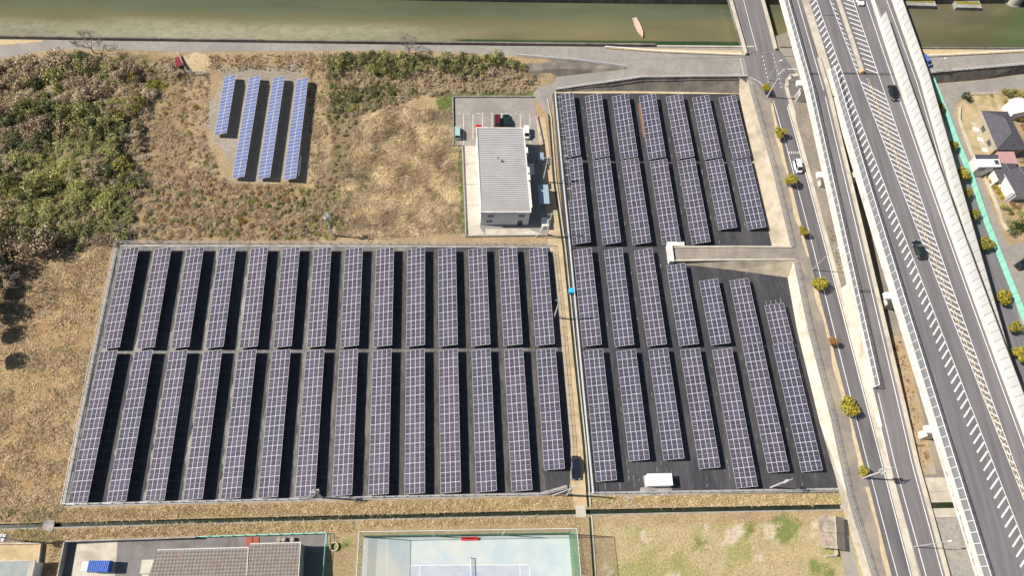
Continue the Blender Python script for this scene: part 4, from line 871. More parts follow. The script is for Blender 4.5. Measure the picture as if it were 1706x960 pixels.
p = onroad(876.5, 224, 0); car('van', 'white van parked at the right end of the car park', 'van', p, -math.pi / 2, 'white', 3.4, 1.48, 1.8, 'van')
p = onroad(957.5, 781, 0); car('car', 'dark navy car standing on the dirt track between the solar fields', 'car', p, -math.pi / 2 + .06, 'navy', 4.8, 1.75, 1.6)
p = onroad(1701, 441, 0); car('car', 'dark car parked at the right edge by the bare yard', 'car', p, .5, 'black', 4.3, 1.75, 1.5)
p = onroad(1540, 104, ZR); car('car', 'blue car emerging from under the expressway on the river road', 'car', p, -1.2, 'blue', 3.6, 1.55, 1.55, 'van')
# small truck with a blue cover in the walled yard
p = G(170, 946); t = thing('truck', 'small white truck with a blue tarpaulin cover in the walled yard', 'truck', tuple(p), math.pi - .03)
b = MB(); loft(b, [(1.3, .82, .5, 2.0), (1.5, .84, .35, 2.15), (2.7, .84, .35, 2.15), (3.05, .82, .4, 1.35), (3.12, .78, .5, 1.1)]); bevel(b.build('cab', PAINT['white'], t), .08)
b = MB(); b.face([(2.75, -.7, 2.08), (2.75, .7, 2.08), (3.08, .7, 1.4), (3.08, -.7, 1.4)]); o = b.build('windscreen', M['glass'], t); o.location = (.03, 0, .02)
b = MB(); b.box(-2.3, 1.2, -.95, .95, .75, .95); b.build('load_bed', M['steel'], t)
b = MB()
for k in range(11):
    x = -2.25 + k * .34; loft(b, [(x, 1.0, .95, 2.5), (x + .06, .98, .95, 2.56), (x + .28, .98, .95, 2.56), (x + .34, 1.0, .95, 2.5)])
b.build('tarpaulin', pmat('blue_tarpaulin', (.02, .09, .38), (.03, .13, .48), 1.5, .6), t)
for x in (-1.4, 2.2):
    for y in (-.75, .75): o = inst('wheel', TYRE, t, (x, y, .31)); inst('rim', RIM, o)

# ================================================================ POLES AND LAMPS
def pole_top(px, py, tx, ty, z): 
    B = G(px, py, z); best = min(np.linspace(4, 16, 121), key=lambda h: (lambda q: (q[0] - tx) ** 2 + (q[1] - ty) ** 2)(topx(B, z + h))); return B, float(best)
def upole(label, px, py, z=0.0, h=11.0, arms=1, trans=0, ang=0.0, stay=None):
    B = G(px, py, z); t = thing('utility_pole', label, 'pole', tuple(B), ang); b = MB(); b.tube((0, 0, -.2), (0, 0, h), .19, .12, n=10); b.build('pole', M['pole'], t, smooth=False)
    for k in range(arms):
        zz = h - .35 - k * .8; b = MB(); b.box(-.95 + .15 * k, .95 - .15 * k, -.2, -.1, zz - .05, zz + .05); o = b.build('crossarm', M['steel'], t)
        for x in (-.85 + .15 * k, -.4, .4, .85 - .15 * k): b = MB(); b.tube((x, -.15, zz + .05), (x, -.15, zz + .28), .06, .04, n=6); b.build('insulator', M['white'], o)
    for k in range(trans):
        a = k * 2.1; b = MB(); x, y = .45 * math.cos(a), .45 * math.sin(a); zz = h - 2.6 - .1 * k; b.tube((x, y, zz), (x, y, zz + .95), .26, n=10); b.tube((x, y, zz + .95), (x, y, zz + 1.15), .08, n=6); b.build('transformer', M['steel'], t)
    if stay: 
        q = G(*stay, z) - B; b = MB(); b.tube((q[0], q[1], -.1), (0, 0, h * .82), .09, .07, n=8); b.build('strut', M['pole'], t)
    for k in range(6): b = MB(); zz = 2.2 + k * .9; b.tube((-.28, 0, zz), (.28, 0, zz + .01), .015, n=4); b.build('step', M['steel'], t)
    return t
upole('tall utility pole with transformers beside the junction at the bridge', 1278, 161, ZR, 10.5, 3, 2, .6)
upole('utility pole with a crowded head beside the small yellow bush at the lower street', 1438, 797, ZR, 10.0, 4, 3, .5)
upole('slender steel pole standing at the bottom right of the right solar field', 1284, 813, 0, 9.0, 2, 1, .4)
upole('utility pole beside the dirt track right of the left solar field', 923, 530, 0, 10.5, 1, 0)
upole('utility pole with a transformer behind the carport of the grey-roofed building', 905, 303, 0, 10.5, 1, 1)
upole('utility pole with a strut at the corner below the grey-roofed building', 911, 393, 0, 10.5, 1, 0, stay=(892, 395.5))
upole('lone utility pole standing in the dry scrub above the left solar field', 554, 393, 0, 10.0, 2, 2, 1.2)
upole('utility pole with insulators at the bottom edge of the left solar field', 536.5, 830, 0, 9.5, 3, 1, .3)
upole('utility pole with a strut at the gate by the dirt track', 945, 825, 0, 10.5, 1, 0, stay=(920, 826.5))
upole('utility pole with a crowded head at the bottom left corner', 40, 903, 0, 9.0, 3, 3, .8)
def lamp(label, px, py, z, h, hx, hy):
    B = G(px, py, z); t = thing('street_lamp', label, 'lamp', tuple(B)); b = MB(); b.tube((0, 0, 0), (0, 0, h), .11, .06, n=8); b.build('pole', M['steel'], t)
    b = MB(); b.tube((0, 0, h - .05), (hx, hy, h + .3), .045, n=6); b.build('arm', M['steel'], t); b = MB(); b.box(-.35, .35, -.14, .14, -.07, .07, M=Matrix.Translation((hx, hy, h + .28)) @ Matrix.Rotation(math.atan2(hy, hx), 4, 'Z')); b.build('lamp_head', M['white'], t); return t
lamp('slender street lamp beside the junction at the bridge', 1279, 133.5, ZR, 7, .6, .2)
lamp('tall street lamp halfway down the street by the access ramp', 1353, 450, ZR, 10, 1.4, .4)
lamp('street lamp on the median at the bottom of the off-ramp', 1522, 912, ZR, 9, 1.6, .2)
lamp('thin lamp post at the corner of the river road at far right', 1555, 118, ZR, 4.5, .4, .2)

# ================================================================ TREES
def rot_to(v): return Vector(v).to_track_quat('Z', 'Y').to_matrix()
def leaf_cloud(n, centers, radii, size, seed, flat=.6, up=.35):
    """leaf quads spread through a set of clumps; returns V,F arrays"""
    r = np.random.default_rng(seed); k = r.choice(len(centers), n, p=np.array(radii) ** 2 / np.sum(np.array(radii) ** 2)); C = np.array(centers)[k]; Rr = np.array(radii)[k]
    d = r.normal(size=(n, 3)); d /= np.linalg.norm(d, axis=1)[:, None]; P = C + d * (Rr * (.55 + .5 * r.random(n) ** .6))[:, None] * np.array([1, 1, .85])
    N = d + r.normal(size=(n, 3)) * .6 + np.array([0, 0, up]); N /= np.linalg.norm(N, axis=1)[:, None]
    a = np.cross(N, r.normal(size=(n, 3))); a /= np.linalg.norm(a, axis=1)[:, None]; c = np.cross(N, a)
    s = size * (.6 + .8 * r.random(n)); a *= s[:, None]; c *= (s * flat)[:, None]
    V = np.stack([P - a, P - c * .9, P + a, P + c * .9], 1).reshape(-1, 3); F = np.arange(4 * n).reshape(-1, 4); return V, F
def np_mesh(name, V, F, mat):
    me = bpy.data.meshes.new(name); k = F.shape[1]; me.vertices.add(len(V)); me.vertices.foreach_set('co', np.ascontiguousarray(V, float).ravel()); me.loops.add(F.size); me.loops.foreach_set('vertex_index', F.ravel().astype(np.int32)); me.polygons.add(len(F))
    me.polygons.foreach_set('loop_start', np.arange(0, F.size, k)); me.polygons.foreach_set('loop_total', np.full(len(F), k)); me.update(); me.validate(); me.materials.append(mat); return me
def foliage(name, c1, c2, isl=.35, sc=1.2):
    m = pmat(name, c1, c2, sc, .7, island=isl, obj=False, spec=.2); n = m.node_tree.nodes; L = m.node_tree.links; p = n["Principled BSDF"]
    tr = n.new("ShaderNodeBsdfTranslucent"); x = n.new("ShaderNodeMixShader"); x.inputs[0].default_value = .22
    src = p.inputs["Base Color"].links[0].from_socket; L.new(src, tr.inputs[0]); L.new(p.outputs[0], x.inputs[1]); L.new(tr.outputs[0], x.inputs[2]); L.new(x.outputs[0], n["Material Output"].inputs[0]); return m
LV = {'yellow': foliage('yellow_leaves', (.36, .29, .035), (.56, .45, .07), .5), 'olive': foliage('olive_leaves', (.19, .18, .035), (.34, .3, .065), .5), 'green': foliage('green_leaves', (.2, .205, .075), (.4, .375, .155), .5), 'dark': foliage('dark_leaves', (.1, .112, .046), (.22, .22, .095), .45),
      'lime': foliage('yellow_green_leaves', (.29, .29, .1), (.5, .465, .18), .45), 'tan': foliage('dry_vine_leaves', (.46, .36, .235), (.66, .53, .36), .4), 'brown': foliage('brown_leaves', (.34, .25, .16), (.52, .4, .27), .45), 'rust': foliage('rust_leaves', (.3, .16, .06), (.42, .24, .1), .4), 'deep': foliage('hedge_leaves', (.03, .06, .02), (.07, .1, .03), .35)}
def crown_variant(nm, leaf, seed, nclump=14, nleaf=900, size=.1, squash=.8):
    r = np.random.default_rng(seed); C = []; Rd = []
    for _ in range(nclump):
        d = r.normal(size=3); d /= np.linalg.norm(d); C.append(d * np.array([.62, .62, .62 * squash]) * (.5 + .5 * r.random())); Rd.append(.26 + .22 * r.random())
    V, F = leaf_cloud(nleaf, C, Rd, size, seed); me = np_mesh(nm, V, F, LV[leaf]); me.materials.append(LV['olive' if leaf == 'yellow' else 'yellow' if leaf == 'olive' else leaf])
    me.polygons.foreach_set('material_index', (r.random(nleaf) < .3).astype(np.int32)); return me
CR = {}
for leaf in ('yellow', 'olive', 'deep', 'rust'): CR[leaf] = [crown_variant('crown', leaf, 50 + k + len(leaf) * 7, 11, 1300, .1) for k in range(3)]
def trunk_mesh(h, r0, seed):
    b = MB(); rr = random.Random(seed); b.tube((0, 0, -.1), (0, 0, h), r0, r0 * .6, n=7, cap=False)
    for k in range(6):
        a = k * 1.05 + rr.random(); e = (math.cos(a) * .5 * h * .6, math.sin(a) * .5 * h * .6, h + .5 * h * rr.random()); b.tube((0, 0, h * (.75 + .04 * k)), e, r0 * .4, r0 * .12, n=5, cap=False)
    return b.mesh('trunk', M['bark'])
TRK = [trunk_mesh(1.6, .09, k) for k in range(3)]
def tree(name, label, px, py, z, rad, leaf, group=None, hc=None, cat='tree'):
    hc = hc or (1.5 + rad * .5); B0 = G(px, py, z + hc); k = random.randrange(3); t = thing(name, label, cat, (B0[0], B0[1], z), random.random() * 6, group)
    inst('trunk', TRK[k], t, (0, 0, 0), (0, 0, 0), (1, 1, hc / 1.9)); inst('crown', CR[leaf][k], t, (0, 0, hc), (0, 0, random.random() * 6), (rad * random.uniform(1.15, 1.5), rad * random.uniform(1.15, 1.5), rad * random.uniform(.95, 1.3))); return t
for lab, x, y, r, lf in (('small yellow street tree beside the lamp at the junction', 1279, 145, 1.25, 'yellow'), ('round yellow street tree above the white van', 1300, 217, 1.5, 'yellow'), ('two-lobed yellow street tree below the white van', 1317, 298, 1.5, 'yellow'), ('small yellow street tree above the access ramp', 1339, 384, 1.15, 'yellow'), ('large yellow street tree below the access ramp', 1366, 470, 1.75, 'yellow'), ('withered rust-brown street tree', 1389, 570, 1.0, 'rust'), ('largest yellow street tree low on the street', 1419, 677, 1.9, 'yellow'), ('low yellow bush at the foot of the crowded utility pole', 1438, 786, 1.0, 'yellow')):
    tree('street_tree', lab, x, y, ZR, r, lf, 'street trees')
for lab, x, y, r, lf in (('olive tree half hidden at the top of the mint fence', 1566, 177, 1.3, 'olive'), ('small olive tree on the mint fence beside the bare garden', 1589, 243, 1.3, 'olive'), ('yellow-green tree left of the mint fence opposite the yellow hedge', 1603, 288, 1.7, 'yellow'), ('small olive tree below the yellow-green tree on the mint fence', 1613, 321, 1.3, 'olive'), ('olive tree left of the mint fence opposite the wall gap', 1625, 357, 1.4, 'olive'), ('tall olive tree left of the mint fence opposite the garden hedge', 1643, 406, 1.8, 'olive'), ('round yellow tree at the lower mint fence', 1677, 496, 2.0, 'yellow'), ('olive tree near the right edge below the round yellow tree', 1693, 545, 1.6, 'olive'), ('yellow tree cut by the right edge at the end of the mint fence', 1704, 590, 1.8, 'yellow')):
    tree('street_tree', lab, x, y, 0, r, lf, 'trees along the mint fence')
# bare trees
def bare(name, label, px, py, z, h, spread, seed, lean=(0, 0)):
    rr = random.Random(seed); B = GT(px, py); t = thing(name, label, 'tree', tuple(B)); tb = MB(); cb = MB()
    tb.tube((0, 0, -.2), (lean[0] * .2, lean[1] * .2, h * .3), .17, .12, n=7)
    def grow(p, d, L, r, dep):
        q = p + d * L; (tb if dep == 0 else cb).tube(p, q, r, r * .6, n=5 if dep < 2 else 3, cap=False)
        r = max(r, .06)
        if dep >= 5: return
        for _ in range(3 if dep < 4 else 2):
            e = (d + Vector((rr.gauss(0, .5), rr.gauss(0, .5), rr.gauss(.1, .3)))).normalized(); grow(q, e, L * (.62 + .2 * rr.random()), r * .58, dep + 1)
    for k in range(6):
        a = k * 1.05 + rr.random() * .5; grow(Vector((lean[0] * .2, lean[1] * .2, h * .28)), Vector((math.cos(a) * spread, math.sin(a) * spread, 1)).normalized(), h * .28, .09, 1)
    tb.build('trunk', M['twig'], t); cb.build('crown', M['twig'], t); return t
bare('bare_tree', 'leafless tree spreading over the riverside path at upper left', 157, 88, 2.6, 6.0, .9, 3)
bare('bare_tree', 'small leafless tree behind the evergreen brush by the river path', 682, 88, 2.6, 4.8, .6, 5)
bare('bare_tree', 'big leafless tree at the left edge below the thicket', 14, 486, 0, 8.0, .9, 8)
bare('bare_tree', 'second leafless tree rising at the left edge of the thicket', 4, 452, 0, 7.0, .9, 9)
bare('bare_tree', 'leafless shrub in the thicket near the corner of the left solar field', 200, 388, .5, 3.4, 1.0, 12)

# ================================================================ THICKET, BRUSH, DRY GRASS
def shrub_variant(leaf, seed, size=.09, n=700, nclump=11):
    r = np.random.default_rng(seed); C = []; Rd = []
    for _ in range(nclump):
        a = r.random() * 6.28; q = math.sqrt(r.random()) * .75; C.append((q * math.cos(a), q * math.sin(a), (.75 - .55 * q * q) * (.7 + .5 * r.random()))); Rd.append(.2 + .22 * r.random())
    V, F = leaf_cloud(n, C, Rd, size, seed, .5, .5); return np_mesh('shrub', V, F, LV[leaf])
SV = {lf: [shrub_variant(lf, 100 + 13 * i + k, .1 if lf not in ('tan', 'brown') else .085, 420) for k in range(5)] for i, lf in enumerate(('green', 'dark', 'lime', 'tan', 'brown', 'rust', 'deep', 'yellow', 'olive'))}
def shrub(label, px, py, z, rad, leaf, group, name='shrub', hz=1.0):
    q = G(px, py, z); zz = float(thick_h(np.array([q[0]]), np.array([q[1]]))[0]) if z > .2 else z
    o = inst(name, random.choice(SV[leaf]), None, (q[0], q[1], zz - .1), (0, 0, random.random() * 6.28), (rad * random.uniform(.85, 1.2), rad * random.uniform(.85, 1.2), rad * random.uniform(.7, 1.1) * hz)); return tag(o, label, 'shrub', group)
def scatter(poly, n, mind, seed):
    r = np.random.default_rng(seed); P = np.array(poly); lo, hi = P.min(0), P.max(0); out = []; tries = 0
    while len(out) < n and tries < 25000:
        tries += 1; q = lo + (hi - lo) * r.random(2)
        if not inpoly(np.array([q[0]]), np.array([q[1]]), P)[0]: continue
        if any((q[0] - s[0]) ** 2 + (q[1] - s[1]) ** 2 < mind * mind for s in out[-400:]): continue
        out.append(tuple(q))
    return out
def np_co(me):
    c = np.empty(len(me.vertices) * 3); me.vertices.foreach_get('co', c); return c.reshape(-1, 3)
NPV = {lf: [np_co(m) for m in SV[lf]] for lf in SV}
def plant(items, keep, describe, group, stuff_label, stuff_name='undergrowth'):
    """items: (x, y, z, sx, sy, sz, leaf). The largest `keep` become shrubs of their own, the rest one mass for each leaf colour"""
    items = sorted(items, key=lambda i: -i[3] * i[5]); rest = {}
    for k, (x, y, z, sx, sy, sz, lf) in enumerate(items):
        if k < keep:
            o = inst('shrub', random.choice(SV[lf]), None, (x, y, z - .1), (0, 0, random.random() * 6.28), (sx, sy, sz)); tag(o, describe(x, y, lf), 'shrub', group)
        else:
            a = random.random() * 6.28; V = random.choice(NPV[lf]) * np.array([sx, sy, sz]); c, s_ = math.cos(a), math.sin(a)
            V = np.stack([V[:, 0] * c - V[:, 1] * s_ + x, V[:, 0] * s_ + V[:, 1] * c + y, V[:, 2] + z - .1], 1); rest.setdefault(lf, []).append(V)
    for lf, L_ in rest.items():
        V = np.concatenate(L_); o = bpy.data.objects.new(stuff_name, np_mesh(stuff_name, V, np.arange(len(V)).reshape(-1, 4), LV[lf])); COL.objects.link(o); stuff(o, CN[lf] + ' ' + stuff_label, 'undergrowth')
CN = {'green': 'mid-green', 'dark': 'dark green', 'lime': 'yellow-green', 'tan': 'straw-coloured', 'brown': 'brown', 'rust': 'rust-brown', 'olive': 'olive'}
KN = {'green': 'leafy shrub', 'dark': 'leafy shrub', 'lime': 'leafy shrub', 'tan': 'mound of dry vines', 'brown': 'mound of bare twigs', 'rust': 'dry clump', 'olive': 'leafy shrub'}
zt_ = lambda x, y: float(thick_h(np.array([x]), np.array([y]))[0])
def where(x, y):
    u, v = topx((x, y, 0), 0)
    return ('top' if v < 160 else 'upper' if v < 230 else 'middle' if v < 310 else 'lower' if v < 390 else 'bottom') + ' ' + ('left edge' if u < 45 else 'left part' if u < 110 else 'middle' if u < 180 else 'right side')
items = []
TP = [tuple(GT(*p)[:2]) for p in [(-40, 122), (0, 112), (60, 99), (150, 95), (240, 98), (300, 120), (258, 160), (245, 205), (242, 300), (225, 345), (232, 395), (180, 405), (60, 425), (-40, 440)]]
for q in scatter(TP, 900, 1.1, 3):
    u, v = topx((q[0], q[1], 0), 0); qa = (np.array([q[0]]), np.array([q[1]])); g = float(vnoise(*qa, .2, 30, 3)[0]); g3 = float(vnoise(*qa, .12, 33, 2)[0]); g2 = random.random()
    low = v > 180 and v < 402 and not (u < 75 and v < 265)
    if low and u > 8: lf = ('lime' if g2 < .62 else 'green') if g > .47 else (('green' if g2 < .55 else 'tan' if g2 < .8 else 'dark') if g > .34 else ('brown' if g2 < .5 else 'dark'))
    elif v > 400: lf = 'brown' if g2 < .6 else ('tan' if g2 < .8 else 'dark')
    elif u < 75 and v > 200: lf = 'dark' if g2 < .5 else 'brown'
    else: lf = ('tan' if g2 < .6 else 'brown') if g > .5 else (('lime' if g2 < .45 else 'green') if g > .37 else ('dark' if g2 < .5 else 'green'))
    if v < 190 and lf in ('lime', 'green') and random.random() < .45: lf = random.choice(['tan', 'brown', 'tan'])
    if u > 190 + 40 * g and g2 < .75: lf = random.choice(['tan', 'tan', 'brown', 'olive'])
    rad = random.uniform(.95, 1.6) * (1.0 + .7 * max(0, g3 - .45) * 2); hz = random.uniform(.55, 1.0) * (1 + .8 * (g3 > .58)) * (.7 if v < 115 else 1)
    if random.random() < .1: rad *= 1.6
    if u > 230: rad *= .75; hz *= .6
    items.append((q[0], q[1], zt_(*q), rad * random.uniform(.9, 1.25), rad * random.uniform(.9, 1.25), rad * hz, lf))
plant(items, 150, lambda x, y, lf: '%s %s in the %s of the thicket' % (CN[lf], KN[lf], where(x, y)), 'shrubs of the upper-left thicket', 'undergrowth filling the upper-left thicket')
items = []
for q in scatter(BRUSH2, 330, .95, 5):
    u, v = topx((q[0], q[1], 0), 0); g2 = random.random(); top = v < 128 + 6 * math.sin(u * .05)
    lf = ('green' if g2 < .45 else 'dark' if g2 < .7 else 'lime' if g2 < .85 else 'tan') if top else ('tan' if g2 < .72 else 'brown' if g2 < .9 else 'dark')
    if u < 660 and v > 143: lf = 'dark' if g2 < .55 else ('green' if g2 < .7 else 'brown')
    rad = random.uniform(.8, 1.4) * (1.15 if top else .85); items.append((q[0], q[1], zt_(*q), rad * 1.15, rad * 1.15, rad * random.uniform(.8, 1.35) * (1.2 if top else .8), lf))
def wh2(x, y):
    u = topx((x, y, 0), 0)[0]; return 'left end' if u < 620 else 'left half' if u < 700 else 'right half' if u < 800 else 'right end'
plant(items, 70, lambda x, y, lf: '%s %s at the %s of the river road brush' % (CN[lf], KN[lf], wh2(x, y)), 'brush along the river road', 'undergrowth filling the brush along the river road')
shrub('tall loose bush at the right end of the brush by the guard rail', 825, 104, 1.5, 2.2, 'green', None)
items = []
for q in scatter(BELT, 170, .95, 6):
    g2 = random.random(); lf = 'dark' if g2 < .18 else 'green' if g2 < .34 else 'brown' if g2 < .62 else 'tan' if g2 < .9 else 'lime'; rad = random.uniform(.45, 1.05); items.append((q[0], q[1], 0, rad, rad, rad * random.uniform(.6, 1.0), lf))
for (x, y, r, lf) in ((562, 168, 1.9, 'dark'), (572, 180, 1.6, 'green'), (590, 165, 1.7, 'dark'), (620, 160, 1.8, 'dark'), (655, 156, 1.6, 'dark'), (690, 156, 1.4, 'dark'), (585, 185, 1.3, 'lime')):
    q = G(x, y); items.append((q[0], q[1], 0, r, r, r, lf))
def wh3(x, y):
    v = topx((x, y, 0), 0)[1]; return 'upper end' if v < 200 else 'middle' if v < 300 else 'lower end'
plant(items, 34, lambda x, y, lf: '%s %s at the %s of the belt by the blue tables' % (CN[lf], KN[lf], wh3(x, y)), 'straggling belt of bushes', 'scrub of the belt right of the blue tables')
items = []                                        # low clumps scattered through the dry fields
for poly, n_, sd, lfs, r0, r1 in (([tuple(G(*p)[:2]) for p in [(238, 308), (360, 303), (500, 316), (556, 398), (242, 400)]], 520, 9, ['tan', 'tan', 'brown', 'tan', 'brown', 'brown', 'rust', 'olive', 'green', 'dark'], .35, .95),
                          ([tuple(GT(*p)[:2]) for p in [(240, 100), (300, 112), (345, 130), (340, 240), (372, 300), (225, 330), (225, 200)]], 420, 10, ['tan', 'tan', 'brown', 'tan', 'olive'], .3, .8),
                          ([tuple(GT(*p)[:2]) for p in [(350, 92), (545, 90), (545, 118), (350, 116)]], 170, 11, ['tan', 'brown', 'olive', 'tan', 'rust'], .25, .55),
                          ([tuple(G(*p)[:2]) for p in [(515, 120), (548, 120), (545, 300), (512, 310)]], 120, 14, ['tan', 'olive', 'brown', 'tan'], .25, .55),
                          ([tuple(G(*p)[:2]) for p in [(-30, 445), (180, 420), (160, 520), (100, 845), (60, 868), (-20, 870)]], 260, 12, ['tan', 'brown', 'rust', 'tan', 'tan'], .18, .42),
                          (REED, 120, 13, ['tan', 'brown', 'tan', 'olive'], .25, .6)):
    for q in scatter(poly, n_, .5, sd): rad = random.uniform(r0, r1); items.append((q[0], q[1], zt_(*q), rad, rad, rad * random.uniform(.6, 1.0), random.choice(lfs)))
plant(items, 0, None, None, 'dry clumps dotted over the dry fields', 'dry_clumps')
# trees just outside the left edge whose shade falls into the picture
for lab, x, y, r, lf in (('big dark evergreen tree at the left edge below the thicket', -10, 440, 2.8, 'deep'), ('evergreen tree at the left edge behind the leafless tree', -20, 470, 2.4, 'deep'), ('evergreen tree cut by the left edge beside the open field', -22, 508, 2.6, 'deep'), ('small evergreen tree cut by the left edge above the lowest one', -24, 545, 2.0, 'deep'), ('lowest evergreen tree at the left edge of the open field', -22, 590, 2.0, 'deep')):
    tree('evergreen_tree', lab, x, y, 0, r, lf, 'trees at the left edge', 4.0)
items = []
for q in scatter([tuple(G(*p)[:2]) for p in [(-20, 425), (60, 425), (52, 470), (30, 515), (-20, 520)]], 70, .9, 44): rad = random.uniform(.5, 1.1); items.append((q[0], q[1], 0, rad, rad, rad * .8, random.choice(['dark', 'brown', 'brown', 'tan'])))
plant(items, 0, None, None, 'scrub under the trees at the left edge')
# grass: uncountable, one joined mesh for each stand
M['straw'] = pmat('straw_blades', (.47, .345, .18), (.7, .55, .33), .5, .9, island=.5, spec=.1)
M['straw_pale'] = pmat('pale_reed_blades', (.36, .27, .165), (.74, .58, .36), .17, .9, lo=.38, hi=.6, island=.4, spec=.1)
M['straw_brown'] = pmat('brown_blades', (.33, .24, .14), (.54, .42, .27), .4, .9, island=.5, spec=.1)
M['straw_green'] = pmat('green_blades', (.17, .2, .06), (.33, .33, .13), .6, .9, island=.3, spec=.1)
def blades(name, label, polys, dens, ln_, wd, mat, seed, lay=.5, flow=False, clump=None, holes=()):
    r = np.random.default_rng(seed); PX = []
    for poly in polys:
        P = np.array(poly); lo, hi = P.min(0), P.max(0); n = int(np.prod(hi - lo) * dens); q = lo + (hi - lo) * r.random((n, 2)); m = inpoly(q[:, 0], q[:, 1], P)
        for h in holes: m &= ~inpoly(q[:, 0], q[:, 1], np.array(h))
        q = q[m]
        if clump: q = q[vnoise(q[:, 0], q[:, 1], clump, seed, 3) > .38 + .25 * r.random(len(q))]
        PX.append(q)
    q = np.concatenate(PX); n = len(q); nb = 5
    a0 = vnoise(q[:, 0], q[:, 1], .16, seed + 3, 3) * 12 if flow else r.random(n) * 6.283
    q = np.repeat(q, nb, 0); a = np.repeat(a0, nb) + (r.normal(size=n * nb) * (.75 if flow else 2.0)); z0 = thick_h(q[:, 0], q[:, 1])
    L = ln_ * (.6 + .8 * r.random(n * nb)); el = np.clip(r.normal(lay, .28, n * nb), .05, 1.45); base = np.stack([q[:, 0] + r.normal(size=n * nb) * .12, q[:, 1] + r.normal(size=n * nb) * .12, z0 - .03], 1)
    D = np.stack([np.cos(a) * np.cos(el), np.sin(a) * np.cos(el), np.sin(el)], 1); S = np.stack([-np.sin(a), np.cos(a), r.normal(size=n * nb) * .4], 1) * (wd * (.6 + .8 * r.random(n * nb)))[:, None]
    V = np.stack([base - S, base + S, base + D * L[:, None]], 1).reshape(-1, 3); F = np.arange(len(V)).reshape(-1, 3)
    o = bpy.data.objects.new(name, np_mesh(name, V, F, M[mat])); COL.objects.link(o); return stuff(o, label, 'grass')
pg = lambda L: [tuple(G(*p)[:2]) for p in L]; pgt = lambda L: [tuple(GT(*p)[:2]) for p in L]
SWF = pg([(-60, 445), (185, 412), (150, 590), (100, 850), (98, 868), (-40, 872)])
SCRUB = pgt([(236, 95), (545, 86), (552, 120), (540, 300), (560, 402), (240, 402), (250, 300)]); WARR = pg([(350, 120), (515, 120), (515, 305), (382, 306), (345, 240)]); DIRTY = BARE[0]
blades('dry_grass', 'dry ochre grass over the open field at lower left', [SWF], 15, .5, .055, 'straw', 1, .55, clump=.5)
blades('dry_grass', 'long streaky straw lying over the field at lower left', [SWF], 7, .85, .06, 'straw_brown', 21, .4, flow=True, clump=.3)
blades('dry_grass', 'dry brown grass over the scrub round the blue solar tables', [SCRUB], 14, .5, .055, 'straw_brown', 2, .55, clump=.5, holes=[WARR, DIRTY])
blades('reeds', 'pale flattened reeds in the field left of the grey-roofed building', [REED], 22, .75, .055, 'straw_pale', 3, .45, flow=True)
blades('reeds', 'long bent reed stalks lying in swirls over the pale field', [REED], 5, 1.3, .06, 'straw_pale', 33, .4, flow=True, clump=.25)
blades('dry_grass', 'straw-coloured grass strip between the solar fields and the ditch', [pg([(100, 850), (500, 840), (945, 830), (945, 848), (640, 857), (320, 862), (100, 871)]), pg([(985, 829), (1402, 824), (1410, 839), (985, 847)])], 20, .55, .045, 'straw', 4, .65)
blades('dry_grass', 'straw-coloured grass bank on the near side of the ditch', [pg([(-10, 885), (100, 884), (320, 873), (590, 868), (590, 886), (545, 886), (115, 898), (95, 960), (75, 960), (85, 905), (-10, 903)]), pg([(600, 868), (955, 861), (975, 960), (968, 960), (962, 872), (600, 879)])], 20, .55, .045, 'straw', 5, .65)
blades('dry_grass', 'thin dry lawn on the plot below the right solar field', [pg([(992, 862), (1400, 853), (1350, 900), (1395, 960), (1400, 990), (1000, 990)])], 6, .28, .04, 'straw', 6, .7, clump=.5)
blades('green_grass', 'fresh green grass round the car park and on the plots', GREENS, 12, .3, .04, 'straw_green', 7, .8, clump=.6)
blades('green_grass', 'fresh green strip between the reeds and the car park wall', GREENS[:2], 14, .3, .04, 'straw_green', 17, .8)
blades('tall_weeds', 'green weeds growing over the left field corner and the thicket edge', [pg([(0, 845), (100, 855), (95, 872), (0, 875)]), pg([(20, 882), (92, 880), (92, 903), (20, 903)])], 8, .5, .05, 'straw_green', 8, .8, clump=.5)
blades('dry_grass', 'brown weeds in the gap between the ramp and the expressway', [], 1, .4, .05, 'straw_brown', 9) if False else None
items = []
for q in scatter([tuple(G(*p, ZR)[:2]) for p in [(1486, 575), (1500, 570), (1553, 785), (1538, 790), (1512, 700)]], 110, .42, 15):
    rad = random.uniform(.2, .5); items.append((q[0], q[1], ZR, rad, rad, rad * .8, random.choice(['rust', 'rust', 'tan', 'brown'])))
for q in scatter([tuple(G(*p, ZR)[:2]) for p in [(1330, 178), (1340, 178), (1344, 190), (1332, 190)]], 8, .5, 16): items.append((q[0], q[1], ZR, .4, .4, .3, 'tan'))
for q in scatter([tuple(G(*p, ZR)[:2]) for p in [(1376, 370), (1388, 368), (1402, 450), (1392, 455)]], 24, .5, 17): items.append((q[0], q[1], ZR, .35, .35, .25, random.choice(['tan', 'olive'])))
plant(items, 0, None, None, 'weeds in the strips beside the ramps', 'weeds')
for x, y in ((1303, 456), (1308, 452), (1286, 455), (1281, 453)):
    shrub('small ochre weed on the sloping side of the access ramp', x, y, 0, .6, 'rust' if x < 1295 else 'yellow', 'weeds on the access ramp')

